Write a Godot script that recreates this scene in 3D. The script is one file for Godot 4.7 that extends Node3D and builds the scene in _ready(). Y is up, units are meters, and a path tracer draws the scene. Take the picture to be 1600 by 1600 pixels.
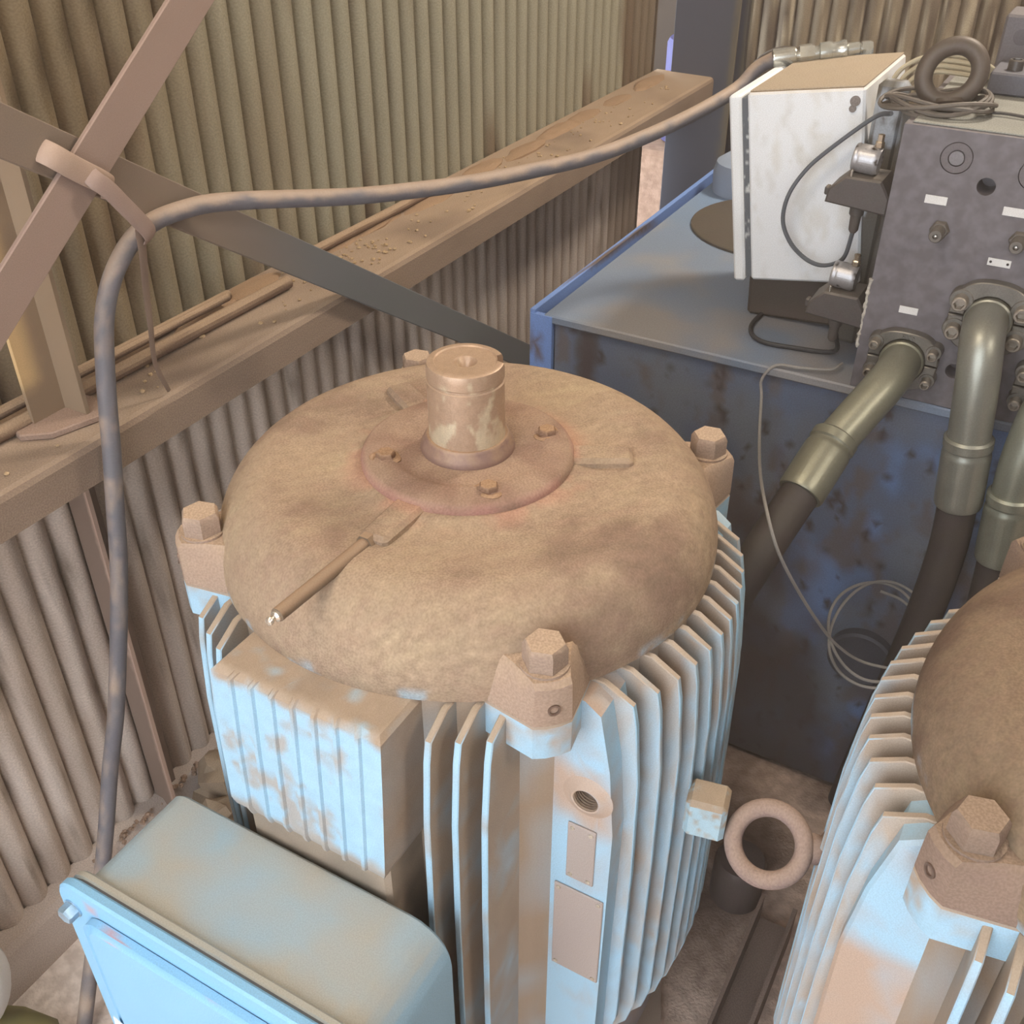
extends Node3D
# x points away from the corrugated left wall, z runs along it towards the viewer, y is up. The axis of the main motor is x = z = 0.

const SB := 1.1            # height of the joint between a motor's frame and its top shield
var used := {}
var n1 := FastNoiseLite.new()
var n2 := FastNoiseLite.new()
var rng := RandomNumberGenerator.new()
var M := {}

# ---------------------------------------------------------------- mesh building
class Shape:
	var t := PackedVector3Array()
	func tri(a: Vector3, b: Vector3, c: Vector3) -> void:
		t.append(a); t.append(b); t.append(c)
	func quad(a: Vector3, b: Vector3, c: Vector3, d: Vector3) -> void:
		tri(a, b, c); tri(a, c, d)
	func fix(at: int) -> void:   # turn a closed piece inside out if its volume is negative
		var vol := 0.0
		var o := t[at]
		for i in range(at, t.size(), 3):
			vol += (t[i] - o).dot((t[i + 1] - o).cross(t[i + 2] - o))
		if vol < 0.0:
			for i in range(at, t.size(), 3):
				var k := t[i + 1]; t[i + 1] = t[i + 2]; t[i + 2] = k
	func move(at: int, xf: Transform3D) -> void:
		for i in range(at, t.size()):
			t[i] = xf * t[i]
	func box(c: Vector3, s: Vector3, b := 0.0, basis := Basis()) -> void:
		var at := t.size()
		var h := s * 0.5
		var p := func(ax: int, g: Array) -> Vector3:
			var v := Vector3(g[0] * (h.x - b), g[1] * (h.y - b), g[2] * (h.z - b))
			v[ax] = g[ax] * h[ax]
			return v
		for ax in 3:
			var i := (ax + 1) % 3
			var j := (ax + 2) % 3
			for s0 in [-1, 1]:
				var q := []
				for w in [[-1, -1], [1, -1], [1, 1], [-1, 1]]:
					var g := [0, 0, 0]
					g[ax] = s0; g[i] = w[0]; g[j] = w[1]
					q.append(p.call(ax, g))
				if s0 > 0: quad(q[0], q[1], q[2], q[3])
				else: quad(q[3], q[2], q[1], q[0])
		if b > 0.0:
			var from := t.size()
			for ax in 3:
				var i := (ax + 1) % 3
				for s0 in [-1, 1]:
					for s1 in [-1, 1]:
						var k := 3 - ax - i
						var ga := [0, 0, 0]; ga[ax] = s0; ga[i] = s1; ga[k] = -1
						var gb := ga.duplicate(); gb[k] = 1
						quad(p.call(ax, ga), p.call(ax, gb), p.call(i, gb), p.call(i, ga))
			for sx in [-1, 1]:
				for sy in [-1, 1]:
					for sz in [-1, 1]:
						var g := [sx, sy, sz]
						tri(p.call(0, g), p.call(1, g), p.call(2, g))
			for i in range(from, t.size(), 3):
				if (t[i + 1] - t[i]).cross(t[i + 2] - t[i]).dot(t[i] + t[i + 1] + t[i + 2]) < 0.0:
					var k := t[i + 1]; t[i + 1] = t[i + 2]; t[i + 2] = k
		move(at, Transform3D(basis, c))
	func inset(poly: PackedVector2Array, b: float) -> PackedVector2Array:
		var area := 0.0
		for i in poly.size():
			area += poly[i].cross(poly[(i + 1) % poly.size()])
		var sg := 1.0 if area > 0.0 else -1.0
		var out := PackedVector2Array()
		for i in poly.size():
			var e0 := (poly[i] - poly[i - 1 if i > 0 else poly.size() - 1]).normalized()
			var e1 := (poly[(i + 1) % poly.size()] - poly[i]).normalized()
			var m0 := Vector2(-e0.y, e0.x) * sg
			var m1 := Vector2(-e1.y, e1.x) * sg
			var m := (m0 + m1) / maxf(1.0 + m0.dot(m1), 0.35)
			out.append(poly[i] + m * b)
		return out
	func prism(poly: PackedVector2Array, z0: float, z1: float, xf := Transform3D(), b := 0.0) -> void:
		var at := t.size()
		var rings := [[poly, z0], [poly, z1]]
		if b > 0.0:
			var small := inset(poly, b)
			rings = [[small, z0], [poly, z0 + b], [poly, z1 - b], [small, z1]]
		var n := poly.size()
		for r in rings.size() - 1:
			for i in n:
				var j := (i + 1) % n
				var a: Vector2 = rings[r][0][i]
				var c: Vector2 = rings[r][0][j]
				var d: Vector2 = rings[r + 1][0][j]
				var e: Vector2 = rings[r + 1][0][i]
				quad(Vector3(a.x, a.y, rings[r][1]), Vector3(c.x, c.y, rings[r][1]), Vector3(d.x, d.y, rings[r + 1][1]), Vector3(e.x, e.y, rings[r + 1][1]))
		var area := 0.0
		for i in n:
			area += poly[i].cross(poly[(i + 1) % n])
		for k in 2:
			var ring: PackedVector2Array = rings[0][0] if k == 0 else rings[-1][0]
			var z: float = z0 if k == 0 else z1
			var ix := Geometry2D.triangulate_polygon(ring)
			for i in range(0, ix.size(), 3):
				var a := Vector3(ring[ix[i]].x, ring[ix[i]].y, z)
				var c := Vector3(ring[ix[i + 1]].x, ring[ix[i + 1]].y, z)
				var d := Vector3(ring[ix[i + 2]].x, ring[ix[i + 2]].y, z)
				var up := (c - a).cross(d - a).z
				if (up > 0.0) == ((k == 1) == (area > 0.0)): tri(a, c, d)
				else: tri(a, d, c)
		fix(at)
		move(at, xf)
	func loft(rings: Array, caps := true) -> void:   # rings of equal size
		var at := t.size()
		var n: int = rings[0].size()
		for r in rings.size() - 1:
			for i in n:
				var j := (i + 1) % n
				quad(rings[r][i], rings[r][j], rings[r + 1][j], rings[r + 1][i])
		if caps:
			for k in [0, rings.size() - 1]:
				var nv := Vector3()
				for i in n: nv += rings[k][i].cross(rings[k][(i + 1) % n])
				var ax := nv.abs().max_axis_index()
				var flat2 := PackedVector2Array()
				for p in rings[k]: flat2.append(Vector2(p[(ax + 1) % 3], p[(ax + 2) % 3]))
				var ix := Geometry2D.triangulate_polygon(flat2)
				for i in range(0, ix.size(), 3):
					var a: Vector3 = rings[k][ix[i]]
					var b: Vector3 = rings[k][ix[i + 1]]
					var c: Vector3 = rings[k][ix[i + 2]]
					if ((b - a).cross(c - a).dot(nv) > 0.0) == (k != 0): tri(a, b, c)
					else: tri(a, c, b)
		fix(at)
	func lathe(prof: Array, n: int, xf := Transform3D(), close := false) -> void:   # prof: [radius, height]
		var at := t.size()
		var m := prof.size()
		for k in (m if close else m - 1):
			var p: Array = prof[k]
			var q: Array = prof[(k + 1) % m]
			for i in n:
				var a := TAU * i / n
				var b := TAU * (i + 1) / n
				var p0 := Vector3(p[0] * cos(a), p[1], p[0] * sin(a))
				var p1 := Vector3(p[0] * cos(b), p[1], p[0] * sin(b))
				var q0 := Vector3(q[0] * cos(a), q[1], q[0] * sin(a))
				var q1 := Vector3(q[0] * cos(b), q[1], q[0] * sin(b))
				if p[0] < 1e-6: tri(p0, q1, q0)
				elif q[0] < 1e-6: tri(p0, p1, q0)
				else: quad(p0, p1, q1, q0)
		fix(at)
		move(at, xf)
	func tube(pts: Array, rad, n := 10, closed := false, flat := 1.0, side := Vector3.ZERO) -> void:   # rad: one radius or one for each point
		var at := t.size()
		var m := pts.size()
		var rings := []
		var nrm := Vector3.ZERO
		for i in m:
			var d: Vector3
			if closed: d = (pts[(i + 1) % m] - pts[(i - 1 + m) % m]).normalized()
			else: d = (pts[mini(i + 1, m - 1)] - pts[maxi(i - 1, 0)]).normalized()
			if nrm == Vector3.ZERO:
				nrm = side if side != Vector3.ZERO else (Vector3.UP if absf(d.y) < 0.9 else Vector3.RIGHT)
			nrm = (nrm - d * nrm.dot(d)).normalized()
			var bi := d.cross(nrm)
			var r: float = rad[i] if rad is Array else rad
			var ring := []
			for k in n:
				var a := TAU * k / n
				ring.append(pts[i] + nrm * cos(a) * r + bi * sin(a) * r * flat)
			rings.append(ring)
		if closed:
			# the frame may have turned on the way round: start the last ring where it lies closest
			var best := 0
			var far := 1e9
			for k in n:
				var e: float = (rings[m - 1][k] - rings[0][0]).length()
				if e < far: far = e; best = k
			var last := []
			for k in n: last.append(rings[0][(k - best + n) % n])
			rings.append(last)
		loft(rings, not closed)
	func hex(af: float, h: float, xf: Transform3D) -> void:   # a hexagon head, its axis along y
		var r := af / sqrt(3.0)
		var rings := []
		for q in [[r, 0.0], [r, h * 0.78], [r * 0.86, h]]:
			var ring := []
			for k in 6: ring.append(Vector3(q[0] * cos(TAU * k / 6), q[1], q[0] * sin(TAU * k / 6)))
			rings.append(ring)
		var at := t.size()
		loft(rings)
		move(at, xf)
	func blob(c: Vector3, s: Vector3, seed_: int, rough := 0.25, basis := Basis()) -> void:   # an uneven lump
		var at := t.size()
		var g := RandomNumberGenerator.new()
		g.seed = seed_
		var rows := 6
		var cols := 9
		var rings := []
		for i in rows + 1:
			var a := PI * i / rows
			var ring := []
			for k in cols:
				var b := TAU * k / cols
				var v := Vector3(sin(a) * cos(b), cos(a), sin(a) * sin(b))
				if i > 0 and i < rows: v *= 1.0 + g.randf_range(-rough, rough)
				ring.append(v * s)
			rings.append(ring)
		loft(rings, false)
		fix(at)
		move(at, Transform3D(basis, c))

func V(x: float, y: float, z: float) -> Vector3: return Vector3(x, y, z)
func S(r: float, g: float, b: float) -> Color: return Color(r / 255.0, g / 255.0, b / 255.0).srgb_to_linear()

func along(dir: Vector3, at: Vector3, spin := 0.0) -> Transform3D:   # y along dir
	var y := dir.normalized()
	var x := (Vector3.RIGHT if absf(y.x) < 0.9 else Vector3.FORWARD)
	x = (x - y * x.dot(y)).normalized()
	return Transform3D(Basis(x, y, x.cross(y)) * Basis(Vector3.UP, spin), at)

func smooth(pts: Array, sub := 6, closed := false) -> Array:
	var out := []
	var m := pts.size()
	for i in (m if closed else m - 1):
		var p0: Vector3 = pts[(i - 1 + m) % m] if closed or i > 0 else pts[i] * 2.0 - pts[i + 1]
		var p1: Vector3 = pts[i]
		var p2: Vector3 = pts[(i + 1) % m]
		var p3: Vector3 = pts[(i + 2) % m] if closed or i + 2 < m else p2 * 2.0 - p1
		for k in sub:
			out.append(p1.cubic_interpolate(p2, p0, p3, float(k) / sub))
	if not closed: out.append(pts[m - 1])
	return out

func circle(c: Vector3, u: Vector3, w: Vector3, n := 40) -> Array:
	var out := []
	for i in n: out.append(c + u * cos(TAU * i / n) + w * sin(TAU * i / n))
	return out

func finish(s: Shape, mat: Material, paint = null, edge := 0.0, deg := 38.0) -> ArrayMesh:
	var t := s.t
	if edge > 0.0:
		var todo := t
		var done := PackedVector3Array()
		var e2 := edge * edge
		while todo.size():
			var next := PackedVector3Array()
			for i in range(0, todo.size(), 3):
				var a := todo[i]; var b := todo[i + 1]; var c := todo[i + 2]
				var ab := a.distance_squared_to(b); var bc := b.distance_squared_to(c); var ca := c.distance_squared_to(a)
				if maxf(ab, maxf(bc, ca)) <= e2:
					done.append(a); done.append(b); done.append(c)
				elif ab >= bc and ab >= ca:
					var m := (a + b) * 0.5
					next.append_array([a, m, c, m, b, c])
				elif bc >= ca:
					var m := (b + c) * 0.5
					next.append_array([a, b, m, a, m, c])
				else:
					var m := (c + a) * 0.5
					next.append_array([a, b, m, m, b, c])
			todo = next
		t = done
	var ids := {}
	var who := PackedInt32Array()
	var faces := PackedVector3Array()
	var lists := []
	for i in range(0, t.size(), 3):
		var f := (t[i + 1] - t[i]).cross(t[i + 2] - t[i])
		faces.append(f)
		for k in 3:
			var key := Vector3i((t[i + k] * 20000.0).round())
			var id: int = ids.get(key, -1)
			if id < 0:
				id = lists.size(); ids[key] = id; lists.append(PackedInt32Array())
			who.append(id)
			lists[id].append(i / 3)
	var unit := PackedVector3Array()
	for f in faces: unit.append(f.normalized())
	var pos := PackedVector3Array()
	var nor := PackedVector3Array()
	var col := PackedColorArray()
	var lim := cos(deg_to_rad(deg))
	for i in range(0, t.size(), 3):
		if faces[i / 3].length_squared() < 1e-18: continue
		for k in [0, 2, 1]:
			var n := Vector3()
			var mine := unit[i / 3]
			for f in lists[who[i + k]]:
				if unit[f].dot(mine) > lim: n += faces[f]
			n = n.normalized() if n.length_squared() > 1e-20 else mine
			pos.append(t[i + k]); nor.append(n)
			if paint != null: col.append(paint.call(t[i + k], n))
	var arr := []
	arr.resize(Mesh.ARRAY_MAX)
	arr[Mesh.ARRAY_VERTEX] = pos
	arr[Mesh.ARRAY_NORMAL] = nor
	if paint != null: arr[Mesh.ARRAY_COLOR] = col
	var am := ArrayMesh.new()
	am.add_surface_from_arrays(Mesh.PRIMITIVE_TRIANGLES, arr)
	am.surface_set_material(0, mat)
	return am

# ---------------------------------------------------------------- naming
func numbered(called: String) -> String:
	var k: int = used.get(called, 0)
	used[called] = k + 1
	return called if k == 0 else "%s_%03d" % [called, k]

func tag(o: Node, label: String, category: String, group := "") -> Node:
	o.set_meta("label", label); o.set_meta("category", category)
	if group: o.set_meta("group", group)
	return o

func thing(called: String, label: String, category: String, at := Vector3.ZERO, group := "") -> Node3D:
	var o := Node3D.new()
	o.name = numbered(called)
	o.position = at
	add_child(o)
	tag(o, label, category, group)
	return o

func put(called: String, s: Shape, mat: Material, parent: Node = null, paint = null, edge := 0.0, deg := 38.0) -> MeshInstance3D:
	var o := MeshInstance3D.new()
	o.mesh = finish(s, mat, paint, edge, deg)
	var p: Node = parent if parent else self
	if parent == null:
		o.name = numbered(called)
	else:
		var k: int = p.get_meta("n_" + called) if p.has_meta("n_" + called) else 0
		p.set_meta("n_" + called, k + 1)
		o.name = called if k == 0 else "%s_%03d" % [called, k]
	o.cast_shadow = GeometryInstance3D.SHADOW_CASTING_SETTING_ON
	p.add_child(o, true)
	return o

func structure(o: Node) -> void: o.set_meta("kind", "structure")

# ---------------------------------------------------------------- materials
func noise_tex(freq: float, lo: Color, hi: Color, oct := 5, seed_ := 1, size := 512) -> NoiseTexture2D:
	var f := FastNoiseLite.new()
	f.noise_type = FastNoiseLite.TYPE_SIMPLEX_SMOOTH
	f.seed = seed_; f.frequency = freq; f.fractal_octaves = oct
	var g := Gradient.new()
	g.set_color(0, lo); g.set_color(1, hi)
	g.set_offset(0, 0.25); g.set_offset(1, 0.75)
	var x := NoiseTexture2D.new()
	x.width = size; x.height = size; x.seamless = true; x.noise = f; x.color_ramp = g
	return x

func bump_tex(freq: float, strength: float, seed_ := 5) -> NoiseTexture2D:
	var f := FastNoiseLite.new()
	f.noise_type = FastNoiseLite.TYPE_SIMPLEX_SMOOTH
	f.seed = seed_; f.frequency = freq; f.fractal_octaves = 5
	var x := NoiseTexture2D.new()
	x.width = 512; x.height = 512; x.seamless = true; x.noise = f; x.as_normal_map = true; x.bump_strength = strength
	return x

func mat(rough: float, metal := 0.0, tex: Texture2D = null, scale := 4.0, bump: Texture2D = null, amount := 0.5, color := Color.WHITE, spec := 0.5) -> StandardMaterial3D:
	var m := StandardMaterial3D.new()
	m.albedo_color = color.linear_to_srgb()
	m.vertex_color_use_as_albedo = true
	m.roughness = rough; m.metallic = metal; m.metallic_specular = spec
	m.uv1_triplanar = true; m.uv1_world_triplanar = true
	m.uv1_scale = Vector3.ONE * scale
	if tex: m.albedo_texture = tex
	if bump:
		m.normal_enabled = true; m.normal_texture = bump; m.normal_scale = amount
	return m

func make_materials() -> void:
	var fine := noise_tex(0.06, Color(0.88, 0.875, 0.87), Color(1, 1, 1), 5, 3)
	var specks := noise_tex(0.09, Color(0.94, 0.935, 0.93), Color(1, 1, 1), 4, 8)
	var mottle := noise_tex(0.02, Color(0.88, 0.87, 0.86), Color(1, 1, 1), 6, 11)
	var grit := bump_tex(0.09, 5.0)
	var soft := bump_tex(0.03, 3.0, 9)
	M.dust = mat(0.92, 0.0, fine, 9.0, grit, 0.16, Color.WHITE, 0.3)
	M.paint = mat(0.6, 0.0, specks, 9.0, soft, 0.12)
	M.tank = mat(0.55, 0.0, specks, 5.0, soft, 0.15)
	M.wall = mat(0.85, 0.0, fine, 7.0, grit, 0.25, Color.WHITE, 0.3)
	M.steel = mat(0.4, 0.6, specks, 6.0, soft, 0.15)
	M.bright = mat(0.25, 0.75, specks, 5.0)
	M.iron = mat(0.55, 0.15, specks, 5.0, soft, 0.2)
	M.rubber = mat(0.62, 0.0, specks, 6.0, soft, 0.3)
	M.plain = mat(0.65, 0.0, specks, 10.0)
	M.shaft = mat(0.42, 0.35, specks, 8.0, soft, 0.3)
	M.block = mat(0.55, 0.1, mottle, 3.0, soft, 0.12, IRON)
	M.block.vertex_color_use_as_albedo = false
	M.emboss = mat(0.4, 0.8, null, 1.0, null, 0.0, S(120, 116, 112))
	M.emboss.vertex_color_use_as_albedo = false
	M.floor = mat(0.9, 0.0, mottle, 2.5, grit, 0.35, Color.WHITE, 0.3)

func flat(c: Color, vary := 0.06, f := 22.0) -> Callable:   # one colour with a little unevenness
	return func(p: Vector3, _n: Vector3) -> Color:
		return c * (1.0 + vary * n1.get_noise_3dv(p * f))

func dusty(base: Color, dust: Color, lo: float, hi: float, f := 25.0, wild := 0.5) -> Callable:   # dust that has settled on what faces up
	return func(p: Vector3, n: Vector3) -> Color:
		var k := n.y + wild * n1.get_noise_3dv(p * f) + wild * 0.5 * n2.get_noise_3dv(p * f * 4.0)
		return base.lerp(dust, smoothstep(lo, hi, k)) * (1.0 + 0.07 * n2.get_noise_3dv(p * 60.0))

# ---------------------------------------------------------------- colours (as the things would have them in white light)
var DUST := S(178, 158, 138)
var DUST2 := S(162, 142, 126)
var MUD := S(128, 100, 80)
var BLUE := S(164, 200, 222)
var TANK := S(70, 96, 146)
var IRON := S(114, 109, 113)

# ---------------------------------------------------------------- motors
func fin_poly(off: float) -> PackedVector2Array:
	var u := func(r: float) -> float: return sqrt(maxf(r * r - off * off, 0.0001))
	var y := SB
	return PackedVector2Array([Vector2(u.call(0.27), y - 0.003), Vector2(u.call(0.316), y - 0.003), Vector2(u.call(0.346), y - 0.022), Vector2(u.call(0.351), y - 0.05),
		Vector2(u.call(0.358), y - 0.14), Vector2(u.call(0.361), y - 0.3), Vector2(u.call(0.361), y - 0.62), Vector2(u.call(0.352), y - 0.67), Vector2(u.call(0.32), y - 0.73), Vector2(u.call(0.27), y - 0.73)])

func fin(o: Node3D, out: Vector3, off: float, paint: Callable) -> void:
	var side := out.cross(Vector3.UP)
	var s := Shape.new()
	s.prism(fin_poly(off), -0.0042, 0.0042, Transform3D(Basis(out, Vector3.UP, side), side * off), 0.0012)
	put("cooling_fin", s, M.paint, o, paint, 0.035)

func lug_poly() -> PackedVector2Array:
	return PackedVector2Array([Vector2(0.24, -0.075), Vector2(0.29, -0.066), Vector2(0.318, -0.046), Vector2(0.352, -0.021), Vector2(0.355, -0.008), Vector2(0.355, 0.008), Vector2(0.352, 0.021), Vector2(0.318, 0.046), Vector2(0.29, 0.066), Vector2(0.24, 0.075)])

func motor(label: String, at: Vector3, is_main: bool) -> Node3D:
	var o := thing("electric_motor", label, "motor", at)
	var so := at * 3.7
	var fin_paints := []
	for out: Vector3 in [Vector3.BACK, Vector3.RIGHT, Vector3.LEFT, Vector3.FORWARD]:
		fin_paints.append(func(p: Vector3, n: Vector3) -> Color:      # pale blue paint on the edges, dust on the flanks
			var r := Vector2(p.x, p.z).length()
			var q := p + so
			var d := (0.92 if is_main else 1.1) + 0.6 * n1.get_noise_3dv(q * 7.0) + 0.4 * n2.get_noise_3dv(q * 24.0) + 0.9 * maxf(n.y, 0.0)
			if n.dot(out) > 0.5: d = 0.1 + 0.9 * n2.get_noise_3dv(q * Vector3(12, 20, 12)) + 1.2 * smoothstep(0.2, 0.7, n.y)
			elif absf(out.x) > 0.5: d -= 0.45 * smoothstep(0.33, 0.352, r)
			return BLUE.lerp(DUST if absf(out.x) > 0.5 else S(170, 150, 128), clampf(d, 0.0, 1.0) * 0.96) * (1.0 + 0.08 * n2.get_noise_3dv(q * 55.0)))
	var shield_paint := func(p: Vector3, n: Vector3) -> Color:
		var q := p + so
		var a := n1.get_noise_3dv(q * 4.2)
		var b := n1.get_noise_3dv(q * 17.0 + Vector3(5, 0, 0))
		var w := n2.get_noise_3dv(Vector3(q.x * 40.0 + q.z * 34.0, q.y * 30.0, q.z * 9.0 - q.x * 7.0))
		var c := S(188, 164, 138).lerp(S(152, 128, 110), smoothstep(-0.05, 0.5, a + 0.35 * b))
		c = c.lerp(S(200, 178, 146), smoothstep(0.1, 0.5, -a + 0.4 * w) * 0.7)
		c = c.lerp(S(172, 142, 124), clampf(0.25 + 0.5 * w, 0.0, 1.0))
		var r := Vector2(p.x, p.z).length()
		var stroke := n2.get_noise_3dv(Vector3(q.x * 95.0 + q.z * 60.0, q.y * 80.0, (q.z - q.x) * 16.0)) * smoothstep(-0.1, 0.3, n1.get_noise_3dv(q * 6.0 + Vector3(2, 0, 9)))
		c *= 0.79 + 0.16 * stroke + 0.1 * n2.get_noise_3dv(q * 130.0)
		var red := smoothstep(0.165, 0.13, r) * smoothstep(-0.15, 0.25, n1.get_noise_3dv(q * 11.0) + 0.25 * n2.get_noise_3dv(q * 45.0))
		c = c.lerp(S(196, 138, 118), red * 0.4)
		if not is_main: c *= Color(0.62, 0.60, 0.59)  # shade on the second motor, put into its shield colour
		var bare := smoothstep(0.3, 0.312, r) * smoothstep(SB + 0.02, SB + 0.004, p.y) * smoothstep(0.1, 0.4, n1.get_noise_3dv(q * 13.0))
		c = c.lerp(BLUE, bare * 0.6)
		return c * (1.0 + 0.09 * n2.get_noise_3dv(q * 70.0))
	var cast_paint := dusty(S(172, 148, 130), S(182, 158, 136), 0.0, 0.9) if is_main else dusty(S(146, 124, 110), S(152, 130, 112), 0.0, 0.9)  # second motor's lugs get a darker copy, shade painted in
	var pad_paint := func(p: Vector3, n: Vector3) -> Color:
		var q := p + so
		var d := 0.08 + 0.7 * n1.get_noise_3dv(q * 7.0) + 0.3 * n2.get_noise_3dv(q * 24.0) + 1.1 * maxf(n.y - 0.1, 0.0)
		d += 0.9 * smoothstep(0.075, 0.03, (p - Vector3(0.265, SB - 0.155, 0.2)).length() + 0.02 * n2.get_noise_3dv(q * 30.0))
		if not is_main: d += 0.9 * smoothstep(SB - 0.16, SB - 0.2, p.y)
		return BLUE.lerp(S(184, 160, 142), clampf(d, 0.0, 1.0))
	# frame
	var s := Shape.new()
	s.lathe([[0.0, SB - 0.002], [0.304, SB - 0.002], [0.304, SB - 0.72], [0.27, SB - 0.76], [0.0, SB - 0.76]], 72)
	put("frame", s, M.paint, o, func(p: Vector3, n: Vector3) -> Color:
		return BLUE.lerp(S(160, 140, 120), clampf(0.95 + 0.5 * n1.get_noise_3dv((p + so) * 8.0), 0.0, 1.0)), 0.05)
	s = Shape.new()
	s.lathe([[0.0, SB - 0.74], [0.3, SB - 0.74], [0.312, SB - 0.76], [0.312, SB - 0.86], [0.29, SB - 0.9], [0.28, 0.04], [0.33, 0.035], [0.33, 0.0], [0.0, 0.0]], 64)
	put("fan_cowl", s, M.paint, o, dusty(S(150, 146, 150), DUST2, -0.2, 0.7, 8.0, 0.9), 0.06)
	for k in 3:
		for sg in [-1.0, 1.0]:
			fin(o, Vector3.BACK, sg * (0.141 + 0.0275 * k), fin_paints[0])
	for k in 12:
		fin(o, Vector3.RIGHT, 0.165 - 0.0305 * k, fin_paints[1])
		fin(o, Vector3.LEFT, 0.165 - 0.0305 * k, fin_paints[2])
		fin(o, Vector3.FORWARD, 0.165 - 0.0305 * k, fin_paints[3])
	# pads at the corners, one of them with the threaded hole and the plates
	for sx in [-1.0, 1.0]:
		for sz in [-1.0, 1.0]:
			s = Shape.new()
			var holed: bool = sx > 0.0 and sz > 0.0
			var pad := PackedVector2Array([Vector2(0.206, SB - 0.004), Vector2(0.262, SB - 0.006), Vector2(0.281, SB - 0.02), Vector2(0.296, SB - 0.1)])
			if holed:                                            # the threaded hole, joined to the edge by a hair-fine cut
				pad.append(Vector2(0.3005, SB - 0.1519))
				for k in 29:
					var a := 0.004 + (TAU - 0.008) * k / 28.0
					pad.append(Vector2(0.272 + 0.0155 * cos(a), SB - 0.152 + 0.0155 * sin(a)))
				pad.append(Vector2(0.3005, SB - 0.1521))
			pad.append_array([Vector2(0.305, SB - 0.2), Vector2(0.303, SB - 0.7), Vector2(0.27, SB - 0.74), Vector2(0.206, SB - 0.74)])
			s.prism(pad, 0.12, 0.2, Transform3D(Basis(Vector3(sx, 0, 0), Vector3.UP, Vector3(0, 0, sz)), Vector3.ZERO), 0.0 if holed else 0.004)
			put("corner_pad", s, M.paint, o, pad_paint, 0.025)

	s = Shape.new()
	s.lathe([[0.0155, -0.001], [0.0155, 0.0065], [0.0175, 0.0072], [0.02, 0.006], [0.024, 0.003], [0.031, 0.0], [0.031, -0.001]], 36, along(Vector3.BACK, Vector3(0.272, SB - 0.152, 0.2)), true)
	var hole := put("threaded_boss", s, M.paint, o, pad_paint, 0.02)
	s = Shape.new()
	for k in 5: s.tube(circle(Vector3(0.272, SB - 0.152, 0.19 + 0.0035 * k), Vector3(0.0153, 0, 0), Vector3(0, 0.0153, 0), 28), 0.001, 6, true)
	put("thread", s, M.plain, hole, flat(S(150, 128, 108)))
	if is_main:
		for q in [[0.268, -0.255, 0.036, 0.1], [0.2685, -0.413, 0.066, 0.172]]:
			s = Shape.new()
			s.box(Vector3(q[0], SB + q[1], 0.2015), Vector3(q[2], q[3], 0.003), 0.001)
			var pl := put("nameplate", s, M.plain, o, flat(S(172, 158, 150), 0.1))
			for w in [[-1, -1], [1, -1], [-1, 1], [1, 1]]:
				s = Shape.new()
				s.lathe([[0.0, 0.0], [0.0032, 0.0], [0.0028, 0.0016], [0.0, 0.0024]], 12, along(Vector3.BACK, Vector3(q[0] + w[0] * (q[2] * 0.5 - 0.006), SB + q[1] + w[1] * (q[3] * 0.5 - 0.007), 0.2028)))
				put("rivet", s, M.steel, pl, flat(S(205, 195, 180)))
	# lugs with bolts at the four corners
	for k in 4:
		var a := PI / 4 + PI / 2 * k
		var d := Vector3(cos(a), 0, sin(a))
		var xf := Transform3D(Basis(d, Vector3.UP.cross(d), Vector3.UP), Vector3.ZERO)
		s = Shape.new()
		var lr := []
		for q in [[0.0, 1.0, 0.0], [0.006, 1.0, 0.0], [0.03, 0.88, 0.0], [0.05, 0.72, 0.0], [0.056, 0.66, 0.005]]:
			var r := []
			for w in lug_poly(): r.append(xf * Vector3(w.x - q[2], w.y * (q[1] if w.x < 0.33 else lerpf(q[1], 1.0, 0.75)), SB + q[0]))
			lr.append(r)
		s.loft(lr)
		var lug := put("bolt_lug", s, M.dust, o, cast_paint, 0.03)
		s = Shape.new()
		s.prism(lug_poly(), SB - 0.05, SB - 0.001, xf, 0.003)
		put("lug_seat", s, M.paint, o, dusty(BLUE, DUST, -0.1, 0.6, 9.0, 0.9), 0.02)
		s = Shape.new()
		s.lathe([[0.0, 0.0], [0.026, 0.0], [0.026, 0.004], [0.0, 0.004]], 24, Transform3D(Basis(), d * 0.322 + Vector3(0, SB + 0.055, 0)))
		s.hex(0.041, 0.026, Transform3D(Basis(Vector3.UP, 0.3 + k), d * 0.322 + Vector3(0, SB + 0.059, 0)))
		put("hex_bolt", s, M.dust, lug, dusty(S(164, 142, 126), S(184, 160, 138), 0.2, 0.9) if is_main else dusty(S(142, 122, 108), S(152, 131, 113), 0.2, 0.9), 0.02)  # bolts of the second motor carry its shade in their colour too
		s = Shape.new()
		s.lathe([[0.0045, 0.0], [0.0045, 0.003], [0.0068, 0.003], [0.0068, -0.004], [0.0, -0.004], [0.0, 0.0]], 18, along(d + Vector3.UP * 0.05, d * 0.354 + Vector3(0, SB + 0.022, 0)))
		put("threaded_hole", s, M.steel, lug, flat(S(140, 120, 108)))
	# top shield
	s = Shape.new()
	var prof := [[0.0, SB - 0.004], [0.305, SB - 0.004], [0.31, SB], [0.3105, SB + 0.012]]
	for k in range(1, 13):
		var a := PI / 2 * k / 12.0
		prof.append([0.2335 + 0.077 * cos(a), SB + 0.012 + 0.094 * sin(a)])
	prof.append_array([[0.21, SB + 0.105], [0.185, SB + 0.1025], [0.16, SB + 0.102], [0.145, SB + 0.104], [0.133, SB + 0.108], [0.1, SB + 0.108], [0.0, SB + 0.108]])
	s.lathe(prof, 96)
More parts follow.
